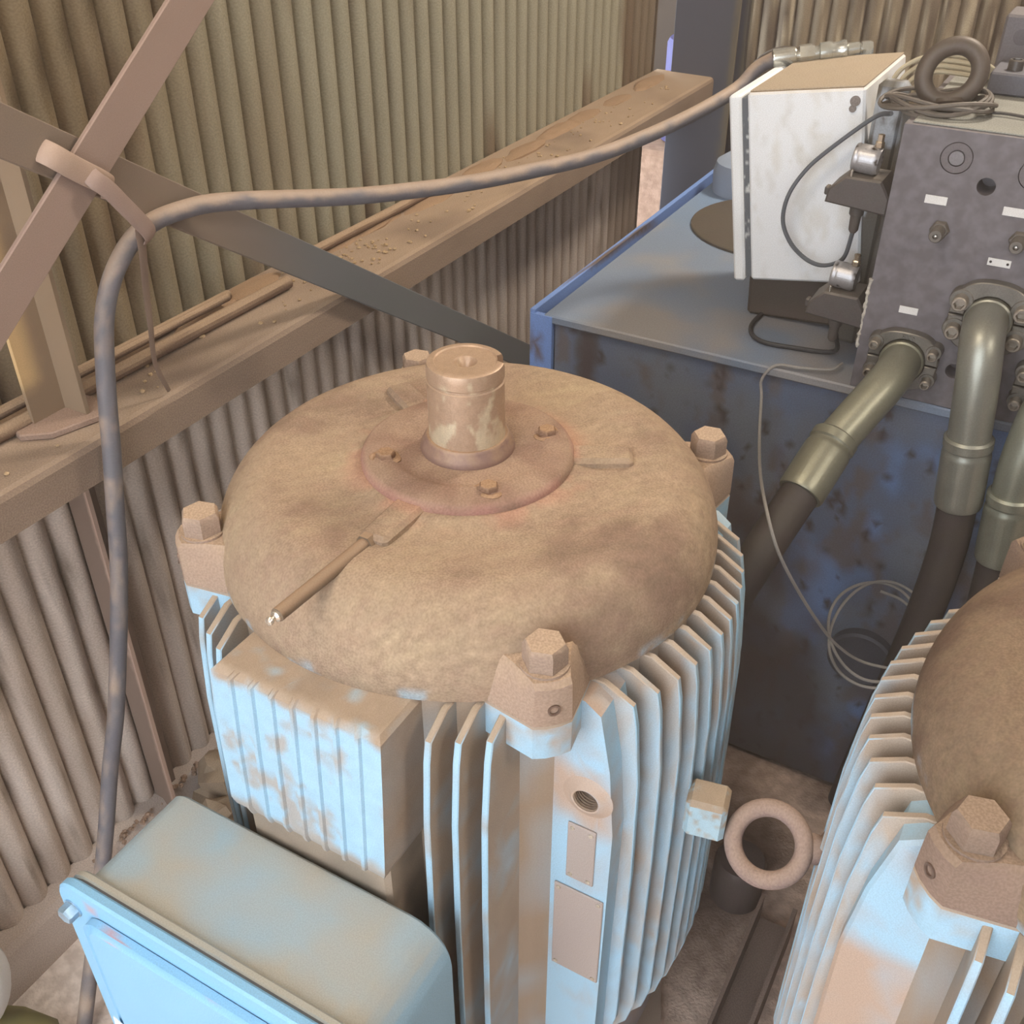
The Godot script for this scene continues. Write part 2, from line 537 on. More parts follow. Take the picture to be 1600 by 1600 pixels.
	var sh := put("end_shield", s, M.dust, o, shield_paint, 0.0085)
	for a in [PI / 2, deg_to_rad(-28.0), deg_to_rad(-150.0)]:
		var d := Vector3(cos(a), 0, sin(a))
		s = Shape.new()
		s.prism(PackedVector2Array([Vector2(0.12, -0.02), Vector2(0.195, -0.018), Vector2(0.2, -0.014), Vector2(0.2, 0.014), Vector2(0.195, 0.018), Vector2(0.12, 0.02)]), SB + 0.06, SB + 0.1135, Transform3D(Basis(d, Vector3.UP.cross(d), Vector3.UP), Vector3.ZERO), 0.005)
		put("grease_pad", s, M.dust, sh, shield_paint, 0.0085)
	# bearing cover
	s = Shape.new()
	s.lathe([[0.0, SB + 0.1], [0.129, SB + 0.1], [0.1295, SB + 0.112], [0.127, SB + 0.1175], [0.122, SB + 0.1205], [0.096, SB + 0.124], [0.09, SB + 0.121], [0.06, SB + 0.121], [0.0, SB + 0.121]], 80)
	var cov := put("bearing_cover", s, M.dust, o, func(p: Vector3, n: Vector3) -> Color:
		var q := p + so
		var c := S(164, 138, 118).lerp(S(146, 118, 102), smoothstep(-0.3, 0.5, n1.get_noise_3dv(q * 14.0)))
		c = c.lerp(S(196, 140, 130), 0.5 * smoothstep(0.125, 0.129, Vector2(p.x, p.z).length()) * smoothstep(-0.2, 0.3, n1.get_noise_3dv(q * 9.0)))
		return c * (1.0 + 0.12 * n2.get_noise_3dv(q * 60.0)), 0.015)
	for k in 4:
		var a := PI / 4 + PI / 2 * k
		var c := Vector3(cos(a) * 0.1, SB + 0.12, sin(a) * 0.1)
		s = Shape.new()
		s.hex(0.02, 0.009, Transform3D(Basis(Vector3.UP, k * 0.7), c))
		var mud := []
		var mr := []
		for j in 24:
			var b := TAU * j / 24.0
			mud.append(c + Vector3(cos(b), 0.0, sin(b)) * (0.0148 + 0.0016 * sin(b * 3.0 + k)) + Vector3(0, -0.001, 0))
			mr.append(0.0036 + 0.0017 * sin(b * 2.0 + k * 1.7) + 0.0008 * sin(b * 5.0 + k))
		s.tube(mud, mr, 7, true)
		put("cover_bolt", s, M.dust, cov, dusty(S(142, 112, 92), S(166, 134, 106), 0.0, 0.9, 60.0))
	s = Shape.new()
	s.lathe([[0.0, SB + 0.118], [0.056, SB + 0.118], [0.0572, SB + 0.122], [0.0555, SB + 0.129], [0.0525, SB + 0.132], [0.0515, SB + 0.137], [0.049, SB + 0.14], [0.0, SB + 0.14]], 64)
	put("shaft_seal", s, M.iron, o, dusty(S(140, 112, 102), S(170, 140, 114), 0.1, 0.9))
	# shaft with keyway
	var ring := func(r: float, y: float, notch: float) -> Array:
		var out := []
		for k in 72:
			var a := TAU * k / 72.0
			var rr := r - (notch if (k >= 63 and k <= 67) else 0.0)
			out.append(Vector3(rr * cos(a), y, rr * sin(a)))
		return out
	var rings := []
	for q in [[0.046, 0.12, 0.0], [0.046, 0.142, 0.0], [0.046, 0.1425, 0.0095], [0.046, 0.212, 0.0095], [0.0445, 0.2135, 0.0095], [0.0445, 0.216, 0.0095], [0.046, 0.2175, 0.0095], [0.046, 0.231, 0.0095], [0.0448, 0.2345, 0.0085], [0.042, 0.236, 0.0055], [0.037, 0.236, 0.0], [0.0355, 0.2345, 0.0], [0.014, 0.2335, 0.0], [0.0115, 0.231, 0.0], [0.007, 0.223, 0.0]]:
		rings.append(ring.call(q[0], SB + q[1], q[2]))
	s = Shape.new()
	s.loft(rings)
	put("shaft", s, M.shaft, o, func(p: Vector3, n: Vector3) -> Color:
		var q := p + so
		var bare := smoothstep(0.0, 0.35, n1.get_noise_3dv(q * 26.0) + 0.4 * n2.get_noise_3dv(q * 70.0) - 6.0 * maxf(p.y - SB - 0.175, -0.02)) * (1.0 - smoothstep(0.5, 0.8, n.y))
		return S(184, 156, 132).lerp(S(212, 196, 168), bare) * (1.0 + 0.1 * n2.get_noise_3dv(q * 90.0)), 0.008)
	# ribbed block that carries the cable box
	var front := func(hw: float, z: float) -> Array:
		var out := [Vector2(-hw, 0.2), Vector2(-hw, z)]
		for k in range(1, 8):
			var x := -hw + 2.0 * hw * k / 8.0
			out.append_array([Vector2(x - 0.004, z - 0.0008), Vector2(x - 0.0022, z + 0.0028), Vector2(x + 0.0022, z + 0.0028), Vector2(x + 0.004, z - 0.0008)])
		out.append_array([Vector2(hw, z), Vector2(hw, 0.2)])
		return out
	var lv := []
	for q in [[0.106, 0.348, -0.0], [0.112, 0.356, -0.006], [0.112, 0.363, -0.1], [0.11, 0.369, -0.2], [0.106, 0.366, -0.212]]:
		var r := []
		for w in front.call(q[0], q[1]): r.append(Vector3(w.x, SB + q[2], w.y))
		lv.append(r)
	s = Shape.new()
	s.loft(lv)
	put("ribbed_block", s, M.paint, o, func(p: Vector3, n: Vector3) -> Color:
		var q := p + so
		var d := smoothstep(-0.022, -0.008, p.y - SB + 0.016 * n2.get_noise_3dv(q * 22.0) - 0.006)
		d = maxf(d, smoothstep(0.05, 0.5, n1.get_noise_3dv(q * 12.0) + 0.3 * n2.get_noise_3dv(q * 50.0)) * 0.75)
		d = maxf(d, smoothstep(-0.185, -0.205, p.y - SB + 0.02 * n2.get_noise_3dv(q * 20.0)) * 0.8)
		if n.x > 0.6 and p.x > 0.1: d = maxf(d, 0.88 + 0.2 * n1.get_noise_3dv(q * 10.0))
		return BLUE.lerp(S(172, 152, 132), clampf(d, 0.0, 1.0)) * (1.0 + 0.08 * n2.get_noise_3dv(q * 55.0)), 0.012)
	s = Shape.new()
	s.box(Vector3(0, SB - 0.4, 0.3), Vector3(0.204, 0.38, 0.11), 0.006)
	put("box_pedestal", s, M.paint, o, dusty(S(150, 136, 120), DUST, -0.3, 0.6, 9.0, 0.8), 0.04)
	# lifting block on the flank
	if is_main:
		s = Shape.new()
		s.box(Vector3(0.376, SB - 0.245, 0.075), Vector3(0.05, 0.062, 0.045), 0.006, Basis(Vector3.UP, 0.2))
		put("lifting_stub", s, M.paint, o, dusty(S(168, 196, 208), S(168, 146, 122), -0.15, 0.55, 40.0, 1.1), 0.008)
		s = Shape.new()
		s.tube([Vector3(-0.006, SB + 0.1035, 0.196), Vector3(-0.0075, SB + 0.104, 0.25), Vector3(-0.012, SB + 0.104, 0.343)], 0.0078, 14)
		s.lathe([[0.0, 0.0], [0.011, 0.0], [0.011, 0.012], [0.0, 0.012]], 6, along(Vector3.BACK, Vector3(-0.006, SB + 0.1035, 0.194)))
		var gp := put("grease_pipe", s, M.plain, o, dusty(S(118, 100, 82), S(150, 124, 100), -0.1, 0.8, 60.0))
		s = Shape.new()
		s.lathe([[0.0, 0.0], [0.0062, 0.0], [0.0062, 0.004], [0.0035, 0.006], [0.0035, 0.009], [0.005, 0.011], [0.0042, 0.014], [0.0, 0.0155]], 14, along(Vector3(-0.04, 0, 1), Vector3(-0.012, SB + 0.104, 0.342)))
		put("grease_nipple", s, M.bright, gp, flat(S(225, 215, 200)))
		cable_box(o)
	return o

func round_rect(x0: float, x1: float, y0: float, y1: float, rad: Array) -> PackedVector2Array:   # radii: lower left, lower right, upper right, upper left
	var out := PackedVector2Array()
	var c := [Vector2(x0 + rad[0], y0 + rad[0]), Vector2(x1 - rad[1], y0 + rad[1]), Vector2(x1 - rad[2], y1 - rad[2]), Vector2(x0 + rad[3], y1 - rad[3])]
	for k in 4:
		for j in 7:
			var a := PI + PI / 2 * k + PI / 2 * j / 6.0
			out.append(c[k] + Vector2(cos(a), sin(a)) * rad[k])
	return out

func cable_box(o: Node3D) -> void:
	var paint := func(p: Vector3, n: Vector3) -> Color:
		var d := 0.8 * smoothstep(0.3, 0.9, n.y) * (0.8 + 0.9 * n1.get_noise_3dv(p * 9.0))
		d += 0.55 * smoothstep(0.48, 0.505, p.z + 0.012 * n1.get_noise_3dv(p * 20.0)) * smoothstep(0.3, 0.8, n.y)
		var c := S(150, 184, 204).lerp(S(176, 170, 156), clampf(d, 0.0, 1.0))
		var chip := smoothstep(0.74, 0.76, n2.get_noise_3dv(p * 27.0 + Vector3(3, 1, 7)))
		return c.lerp(S(196, 138, 128), chip * 0.8)
	var s := Shape.new()
	var big := round_rect(-0.226, 0.19, SB - 0.68, SB - 0.258, [0.03, 0.03, 0.055, 0.03])
	s.prism(big, 0.362, 0.508, Transform3D(), 0.004)
	var b := put("cable_box", s, M.paint, o, paint, 0.03)
	s = Shape.new()
	s.prism(round_rect(-0.24, 0.2, SB - 0.69, SB - 0.25, [0.03, 0.03, 0.055, 0.03]), 0.503, 0.515, Transform3D(), 0.003)
	put("flange", s, M.paint, b, paint, 0.03)
	s = Shape.new()
	s.prism(round_rect(-0.238, 0.198, SB - 0.688, SB - 0.252, [0.03, 0.03, 0.055, 0.03]), 0.514, 0.518)
	put("gasket", s, M.rubber, b, flat(S(90, 92, 96)))
	s = Shape.new()
	s.prism(round_rect(-0.243, 0.203, SB - 0.693, SB - 0.247, [0.03, 0.03, 0.055, 0.03]), 0.5175, 0.532, Transform3D(), 0.003)
	s.prism(round_rect(-0.2, 0.165, SB - 0.66, SB - 0.278, [0.03, 0.03, 0.04, 0.03]), 0.53, 0.545, Transform3D(), 0.012)
	put("lid", s, M.paint, b, func(p: Vector3, n: Vector3) -> Color:
		var chip := smoothstep(0.5, 0.56, n2.get_noise_3dv(p * 17.0 + Vector3(1.3, 0, 0))) * smoothstep(0.03, 0.012, absf(p.y - SB + 0.278))
		return S(140, 192, 226).lerp(S(196, 150, 150), chip * 0.8) * (1.0 + 0.03 * n1.get_noise_3dv(p * 12.0)), 0.03)
	for q in [[-0.222, -0.29], [0.18, -0.29], [-0.222, -0.65], [0.18, -0.65]]:
		s = Shape.new()
		s.lathe([[0.0, 0.0], [0.013, 0.0], [0.013, 0.003], [0.0, 0.003]], 24, along(Vector3.BACK, Vector3(q[0], SB + q[1], 0.531)))
		s.hex(0.02, 0.013, along(Vector3.BACK, Vector3(q[0], SB + q[1], 0.534), 0.3))
		put("lid_bolt", s, M.steel, b, dusty(S(150, 130, 122), S(175, 205, 226), -0.6, 0.1, 60.0))
	s = Shape.new()
	s.prism(PackedVector2Array([Vector2(-0.205, 0.612), Vector2(-0.215, 0.52), Vector2(-0.1, 0.52), Vector2(-0.1, 0.565)]), 0.5448, 0.5458)
	put("sticker", s, M.plain, b, flat(S(240, 240, 236), 0.02))

func ring_bolt(called: String, c: Vector3, u: Vector3, w: Vector3, R: float, r: float, foot: Vector3, parent: Node, m: Material, paint: Callable) -> void:
	var s := Shape.new()
	s.tube(circle(c, u * R, w * R, 44), r, 16, true)
	var d := (foot - c).normalized()
	var root := c + d * (R - r * 0.2)
	var L := (foot - root).length()
	s.lathe([[0.0, 0.0], [r * 1.6, 0.0], [r * 1.7, L * 0.3], [r * 1.5, L * 0.45], [r * 2.1, L * 0.55], [r * 2.1, L * 0.72], [r * 1.4, L * 0.75], [r * 1.4, L], [0.0, L]], 24, along(d, root))
	put(called, s, m, parent, paint, 0.01)
# ---------------------------------------------------------------- setting
func corrugated(called: String, parent: Node, z0: float, z1: float, y0: float, y1: float, paint: Callable, xf := Transform3D()) -> void:
	var s := Shape.new()                                         # local: u along the sheet (z), crests at x = 0, the sheet's back at -0.03
	var pitch := 0.0562
	var per := 10
	var n := int(round((z1 - z0) / pitch * per))
	var rows := int(ceil((y1 - y0) / 0.07))
	var depth := func(k: int) -> float: return -0.022 * (1.0 - pow(absf(sin(PI * k / per)), 0.75))
	for k in n:
		var za := z0 + (z1 - z0) * k / n
		var zb := z0 + (z1 - z0) * (k + 1) / n
		var xa: float = depth.call(k)
		var xb: float = depth.call(k + 1)
		for r in rows:
			var ya := y0 + (y1 - y0) * r / rows
			var yb := y0 + (y1 - y0) * (r + 1) / rows
			s.quad(Vector3(xa, ya, za), Vector3(xa, yb, za), Vector3(xb, yb, zb), Vector3(xb, ya, zb))
		s.quad(Vector3(-0.03, y0, za), Vector3(-0.03, y0, zb), Vector3(-0.03, y1, zb), Vector3(-0.03, y1, za))
		s.quad(Vector3(xa, y0, za), Vector3(xb, y0, zb), Vector3(-0.03, y0, zb), Vector3(-0.03, y0, za))
		s.quad(Vector3(xa, y1, za), Vector3(-0.03, y1, za), Vector3(-0.03, y1, zb), Vector3(xb, y1, zb))
	for k in 2:
		var z := z0 if k == 0 else z1
		s.quad(Vector3(-0.03, y0, z), Vector3(-0.03, y1, z), Vector3(-0.001, y1, z), Vector3(-0.001, y0, z))
	s.fix(0)
	s.move(0, xf)
	put(called, s, M.wall, parent, paint, 0.0, 55.0)

func build_setting() -> void:
	var s := Shape.new()
	s.box(Vector3(2.3, -0.1, 1.7), Vector3(6.6, 0.2, 10.0))
	structure(put("floor", s, M.floor, null, func(p: Vector3, n: Vector3) -> Color:
		return S(232, 206, 188).lerp(S(236, 226, 220), smoothstep(-0.45, -0.7, p.x)).lerp(S(120, 102, 92), smoothstep(-0.1, 0.4, n1.get_noise_3dv(p * 2.3)) * smoothstep(0.0, -0.4, p.z)), 0.12))
	s = Shape.new()
	s.box(Vector3(1.4, 3.5, -0.85), Vector3(8.4, 0.12, 6.5))  # unseen; back part extended outside to keep sky light off the gap
	structure(put("ceiling", s, M.wall, null, flat(S(214, 208, 198))))
	var w := Node3D.new(); w.name = "wall_left"; w.position = Vector3(-0.8, 0, 0); add_child(w); structure(w)
	corrugated("cladding_sheet", w, -2.47, 2.4, 1.0, 3.44, func(p: Vector3, n: Vector3) -> Color:
		var q := Vector3(0, p.y * 0.8, p.z * 3.0)
		var c := S(156, 150, 130).lerp(S(142, 124, 98), smoothstep(-0.9, 0.25, p.z + 0.5 * n1.get_noise_3dv(q)))
		c = c.lerp(S(112, 92, 72), 0.8 * smoothstep(0.15, 0.5, n1.get_noise_3dv(q * Vector3(1, 1.5, 2) + Vector3(7, 0, 0))))
		c = c.lerp(S(112, 94, 76), 0.8 * smoothstep(-2.2, -2.28, p.z))
		return c * (1.0 + 0.1 * n2.get_noise_3dv(p * Vector3(30, 12, 30))))
	corrugated("cladding_sheet", w, -2.42, 2.4, 0.0, 1.02, func(p: Vector3, n: Vector3) -> Color:
		var c := S(212, 198, 186).lerp(S(192, 176, 162), smoothstep(-0.3, 0.4, n1.get_noise_3dv(p * Vector3(1, 2.2, 9))))
		c = c.lerp(S(124, 110, 98), 0.65 * smoothstep(0.3, 0.62, n1.get_noise_3dv(p * Vector3(1, 5, 16) + Vector3(3, 0, 0)) + 0.5 * n2.get_noise_3dv(p * 30.0)))
		c = c.lerp(S(120, 102, 88), 0.8 * smoothstep(-2.1, -2.3, p.z))
		return c * (1.0 + 0.1 * n2.get_noise_3dv(p * 40.0)))
	var wb := Node3D.new(); wb.name = "wall_back"; wb.position = Vector3(0, 0, -2.8); add_child(wb); structure(wb)
	corrugated("cladding_sheet", wb, -5.5, 0.62, 0.0, 3.44, func(p: Vector3, n: Vector3) -> Color:
		var c := S(146, 132, 112).lerp(S(106, 93, 80), smoothstep(-0.2, 0.3, n1.get_noise_3dv(p * Vector3(12, 3, 1))))
		return c.lerp(S(196, 182, 158), 0.8 * smoothstep(0.12, 0.42, n1.get_noise_3dv(p * Vector3(26, 5, 1) + Vector3(2, 0, 0)))), Transform3D(Basis(Vector3.UP, -PI / 2), Vector3.ZERO))
	s = Shape.new()
	s.box(Vector3(5.5, 1.7, -0.25), Vector3(0.12, 3.5, 5.3))
	structure(put("wall_right", s, M.wall, null, flat(S(196, 188, 178))))

	s = Shape.new()
	s.box(Vector3(3.4, 1.7, 2.45), Vector3(4.2, 3.5, 0.12))
	structure(put("wall_added", s, M.wall, null, flat(S(196, 188, 178))))  # unseen wall added to hold daylight back from the right side

	# ledge beam along the wall, seen from above
	var o := thing("ledge_beam", "dust-covered steel channel beam running along the corrugated wall like a shelf", "beam")
	s = Shape.new()
	s.prism(PackedVector2Array([Vector2(-0.8, 1.088), Vector2(-0.612, 1.085), Vector2(-0.604, 1.082), Vector2(-0.6, 1.074), Vector2(-0.6, 1.018), Vector2(-0.608, 1.018), Vector2(-0.608, 1.068), Vector2(-0.8, 1.072)]), -2.5, 2.38)
	put("channel", s, M.dust, o, func(p: Vector3, n: Vector3) -> Color:
		var c := S(150, 130, 114).lerp(S(166, 146, 128), smoothstep(0.3, 0.9, n.y + 0.4 * n1.get_noise_3dv(p * 6.0)))
		c = c.lerp(S(172, 148, 124), 0.6 * smoothstep(-0.3, -1.0, p.z) * smoothstep(0.2, 0.8, n.y))
		return c.lerp(S(132, 114, 100), 0.7 * smoothstep(0.1, 0.5, n1.get_noise_3dv(p * 3.1 + Vector3(4, 0, 0)))) * (1.0 + 0.08 * n2.get_noise_3dv(p * 45.0)), 0.06)
	s = Shape.new()
	for k in 14:
		var z := -2.3 + 0.2 * k + rng.randf_range(-0.05, 0.05)
		s.blob(Vector3(-0.77 + rng.randf_range(0.0, 0.03), 1.086, z), Vector3(0.03, rng.randf_range(0.006, 0.014), rng.randf_range(0.07, 0.14)), 200 + k, 0.15)
	put("dust_drift", s, M.dust, o, flat(S(164, 136, 110), 0.1, 30.0), 0.03)
	s = Shape.new()
	for k in 240:
		var z := rng.randf_range(-2.3, 0.45)
		var near := 1.0 if k < 80 else 0.0
		if near > 0.0: z = rng.randfn(-0.68, 0.09)
		var r := rng.randf_range(0.0015, 0.0042) * (1.5 if k % 17 == 0 else 1.0)
		s.blob(Vector3(rng.randf_range(-0.77, -0.63), 1.088, z), Vector3(r, r * 0.7, r), 500 + k, 0.3)
	var peb := put("pebbles", s, M.dust, null, flat(S(190, 164, 130), 0.25, 9.0))
	tag(peb, "loose crumbs of ore and gravel scattered on the dusty ledge beam", "gravel"); peb.set_meta("kind", "stuff")
	# bars and pipes lying on the ledge
	var bar_paint := dusty(S(128, 106, 90), S(172, 148, 124), 0.0, 0.8, 20.0)
	for q in [["thin_pipe", Vector3(-0.768, 1.1, 0.5), Vector3(-0.764, 1.1, -0.4), 0.009, "thin dusty pipe lying at the back of the ledge against the cladding"], ["round_bar", Vector3(-0.722, 1.1, 0.75), Vector3(-0.706, 1.1, -0.5), 0.012, "thicker dusty bar lying lengthwise on the middle of the ledge"], ["round_bar", Vector3(-0.752, 1.106, -0.55), Vector3(-0.758, 1.1, -1.15), 0.01, "dusty bar on the ledge beyond the grey diagonal brace"], ["thin_pipe", Vector3(-0.742, 1.112, 0.2), Vector3(-0.736, 1.113, -0.37), 0.0075, "short dusty rod end on the ledge behind the hanging hose"]]:
		s = Shape.new()
		s.tube([q[1], q[1].lerp(q[2], 0.5) + Vector3(0, -0.001, 0), q[2]], q[3], 12)
		tag(put(q[0], s, M.dust, null, bar_paint, 0.05), q[4], "pipe" if q[0] == "thin_pipe" else "bar")
	# sill at the foot of the wall
	o = thing("sill_beam", "low dusty steel sill under the lower corrugated cladding", "beam")
	s = Shape.new()
	s.prism(PackedVector2Array([Vector2(-0.815, 0.0), Vector2(-0.762, 0.0), Vector2(-0.762, 0.03), Vector2(-0.772, 0.1), Vector2(-0.78, 0.116), Vector2(-0.815, 0.12)]), -2.45, 2.38)
	put("channel", s, M.dust, o, flat(S(198, 184, 174), 0.12, 8.0), 0.06)
	s = Shape.new()
	for k in 60:
		var r := rng.randf_range(0.002, 0.006)
		s.blob(Vector3(rng.randf_range(-0.785, -0.765), 0.118, rng.randf_range(-0.25, 0.25)), Vector3(r, r, r), 900 + k, 0.3)
	var g := put("grit", s, M.dust, o, flat(S(164, 140, 122), 0.25, 9.0)); g.set_meta("kind", "stuff")
	# uprights
	o = thing("angle_post", "short steel angle upright standing on the ledge, its left flange coloured yellowish to look lit", "post")
	s = Shape.new()
	s.prism(PackedVector2Array([Vector2(-0.705, 0.03), Vector2(-0.705, 0.094), Vector2(-0.698, 0.094), Vector2(-0.698, 0.037), Vector2(-0.652, 0.037), Vector2(-0.652, 0.03)]), -1.9, -1.085, Transform3D(Basis(Vector3(1, 0, 0), Vector3(0, 0, 1), Vector3(0, -1, 0)), Vector3.ZERO))
	put("angle", s, M.plain, o, func(p: Vector3, n: Vector3) -> Color: return S(150, 128, 106).lerp(S(224, 190, 140), smoothstep(0.05, 0.085, p.z) * smoothstep(1.14, 1.17, p.y)), 0.02)  # light falling on the left flange is painted as yellowish colour
	s = Shape.new()
	s.prism(PackedVector2Array([Vector2(-0.73, 0.0), Vector2(-0.715, 0.12), Vector2(-0.69, 0.128), Vector2(-0.655, 0.1), Vector2(-0.635, 0.03), Vector2(-0.645, 0.0), Vector2(-0.69, -0.01)]), -1.097, -1.086, Transform3D(Basis(Vector3(1, 0, 0), Vector3(0, 0, 1), Vector3(0, -1, 0)), Vector3.ZERO), 0.002)
	put("foot_plate", s, M.dust, o, flat(S(164, 140, 126)))
	o = thing("angle_mullion", "upright steel angle against the lower cladding below the ledge", "post")
	s = Shape.new()
	s.prism(PackedVector2Array([Vector2(-0.8, -0.04), Vector2(-0.792, -0.04), Vector2(-0.792, 0.002), Vector2(-0.748, 0.002), Vector2(-0.748, 0.01), Vector2(-0.8, 0.01)]), -1.06, -0.02, Transform3D(Basis(Vector3(1, 0, 0), Vector3(0, 0, 1), Vector3(0, -1, 0)), Vector3.ZERO))
	put("angle", s, M.plain, o, func(p: Vector3, n: Vector3) -> Color: return S(132, 112, 100).lerp(S(186, 160, 144), smoothstep(-0.756, -0.75, p.x)), 0.03)
	# diagonal braces
	var brace_paint := flat(S(150, 132, 120), 0.06, 6.0)
	s = Shape.new()
	var d := Vector3(0, -0.239, 0.333).normalized()
	s.box(Vector3(-0.57, 1.497, 0.01) + Vector3(0, -0.812, -0.583) * 0.03 + d * -0.3, Vector3(0.008, 0.06, 2.9), 0.0015, Basis(Vector3.RIGHT, d.cross(Vector3.RIGHT), -d) if false else Basis(Vector3.RIGHT, Vector3(0, d.z, -d.y), d))
	tag(put("diagonal_brace", s, M.plain, null, flat(S(152, 130, 119), 0.06, 6.0), 0.08), "pinkish-brown flat steel brace in front, rising to the upper right", "brace")
	s = Shape.new()
	d = Vector3(0, -0.555, -0.832).normalized()
	s.box(Vector3(-0.583, 1.344, -0.19) + d * 0.1, Vector3(0.008, 0.062, 3.4), 0.0015, Basis(Vector3.RIGHT, Vector3(0, -d.z, d.y), -d))
	tag(put("diagonal_brace", s, M.plain, null, func(p: Vector3, n: Vector3) -> Color: return S(128, 112, 98).lerp(S(104, 106, 108), smoothstep(-0.15, -0.5, p.z)) * (1.0 + 0.05 * n1.get_noise_3dv(p * 7.0)), 0.08), "grey flat steel brace behind the other, running down behind the motor shaft", "brace")
	# strap that ties the hose to the crossing of the braces
	o = thing("tie_strap", "dusty strap looped round the crossing braces and holding up the hose", "strap")
	s = Shape.new()
	s.tube(smooth([Vector3(-0.592, 1.497, 0.046), Vector3(-0.582, 1.503, 0.053), Vector3(-0.566, 1.497, 0.049), Vector3(-0.561, 1.484, 0.035), Vector3(-0.5605, 1.469, 0.016), Vector3(-0.5605, 1.455, -0.003), Vector3(-0.561, 1.442, -0.019), Vector3(-0.568, 1.434, -0.028), Vector3(-0.585, 1.432, -0.03)], 4), 0.0155, 12, false, 0.22, Vector3(0, -0.58, 0.81))
	put("loop", s, M.plain, o, flat(S(172, 148, 132), 0.08))
	s = Shape.new()
	s.tube(smooth([Vector3(-0.56, 1.463, 0.006), Vector3(-0.551, 1.455, 0.004), Vector3(-0.547, 1.44, -0.009), Vector3(-0.546, 1.416, -0.026), Vector3(-0.546, 1.39, -0.045), Vector3(-0.547, 1.368, -0.06), Vector3(-0.556, 1.355, -0.066), Vector3(-0.57, 1.352, -0.066)], 4), 0.0125, 12, false, 0.24, Vector3(0, -0.5, 0.8))
	put("band", s, M.plain, o, flat(S(150, 128, 118), 0.08))
	s = Shape.new()
	var pts := smooth([Vector3(-0.553, 1.375, -0.05), Vector3(-0.566, 1.335, -0.058), Vector3(-0.585, 1.274, -0.066), Vector3(-0.59, 1.216, -0.064), Vector3(-0.6, 1.15, -0.066), Vector3(-0.605, 1.092, -0.085)], 5)
	var rr := []
	for k in pts.size(): rr.append(lerpf(0.0085, 0.0035, float(k) / pts.size()))
	s.tube(pts, rr, 8, false, 0.4, Vector3(0, 0, 1))
	put("tail", s, M.plain, o, flat(S(128, 108, 94), 0.08))
	# column at the far corner, and what shows through the gap beside it
	o = thing("steel_column", "blue-grey steel column in the far corner beside the doorway gap", "column")
	s = Shape.new()
	s.box(Vector3(-0.645, 1.7, -2.5), Vector3(0.21, 3.5, 0.012), 0.001)
	s.box(Vector3(-0.645, 1.7, -2.62), Vector3(0.21, 3.5, 0.012), 0.001)
	s.box(Vector3(-0.645, 1.7, -2.56), Vector3(0.01, 3.5, 0.11))
	put("section", s, M.plain, o, func(p: Vector3, n: Vector3) -> Color: return S(84, 88, 100).lerp(S(112, 106, 92), smoothstep(-0.565, -0.548, p.x)), 0.05)
	s = Shape.new()
	s.box(Vector3(-1.3, 0.2, -3.3), Vector3(0.9, 0.9, 0.5), 0.02)
	tag(put("concrete_plinth", s, M.floor, null, flat(S(158, 130, 112), 0.2, 9.0), 0.1), "pale pinkish block outside, seen through the gap beside the column", "plinth")
	s = Shape.new()
	s.lathe([[0.0, 0.0], [0.14, 0.0], [0.14, 0.36], [0.13, 0.38], [0.0, 0.38]], 24, Transform3D(Basis(), Vector3(-0.93, 0.66, -3.28)))
	tag(put("oil_drum", s, M.paint, null, flat(S(66, 66, 122), 0.2, 9.0)), "violet-blue drum outside, half hidden behind the grey column", "drum")
	s = Shape.new()
	s.box(Vector3(-1.2, 1.5, -3.8), Vector3(1.4, 3.0, 0.1))
	structure(put("wall_outer", s, M.wall, null, flat(S(70, 62, 54), 0.2)))
	# dark coil of hose hung at the back wall
	s = Shape.new()
	for k in 3: s.tube(circle(Vector3(-0.4, 1.02 - 0.02 * k, -2.6 + 0.015 * k), Vector3(0.13 - 0.008 * k, 0, 0), Vector3(0, 0.14, -0.02), 36), 0.017, 8, true)
	tag(put("hose_coil", s, M.rubber, null, flat(S(90, 80, 70))), "dark round hose coil hanging low on the back wall behind the white cabinet", "hose")
	s = Shape.new()
	s.tube(smooth([Vector3(-0.5, 1.45, -2.48), Vector3(-0.505, 1.3, -2.48), Vector3(-0.49, 1.1, -2.46), Vector3(-0.46, 0.98, -2.44)], 5), 0.004, 6)
	tag(put("thin_cable", s, M.rubber, null, flat(S(50, 48, 46))), "thin dark cable hanging down the right side of the grey column", "cable")
# ---------------------------------------------------------------- hydraulics
func socket_bolt(called: String, r: float, h: float, xf: Transform3D, parent: Node, paint: Callable) -> void:
	var rings := []
	for q in [[r, 0.0, 0], [r, h - 0.0015, 0], [r - 0.0015, h, 0], [r * 0.66, h, 1], [r * 0.62, h - 0.0012, 1], [r * 0.62, h * 0.45, 1]]:
		var ring := []
		for k in 36:
			var a := TAU * k / 36.0
			var rr: float = q[0]
			if q[2]: rr *= cos(PI / 6) / cos(fmod(a, PI / 3) - PI / 6) * 1.08
			ring.append(Vector3(rr * cos(a), q[1], rr * sin(a)))
		rings.append(ring)
	var s := Shape.new()
	s.loft(rings)
	s.move(0, xf)
	put(called, s, M.steel, parent, paint)

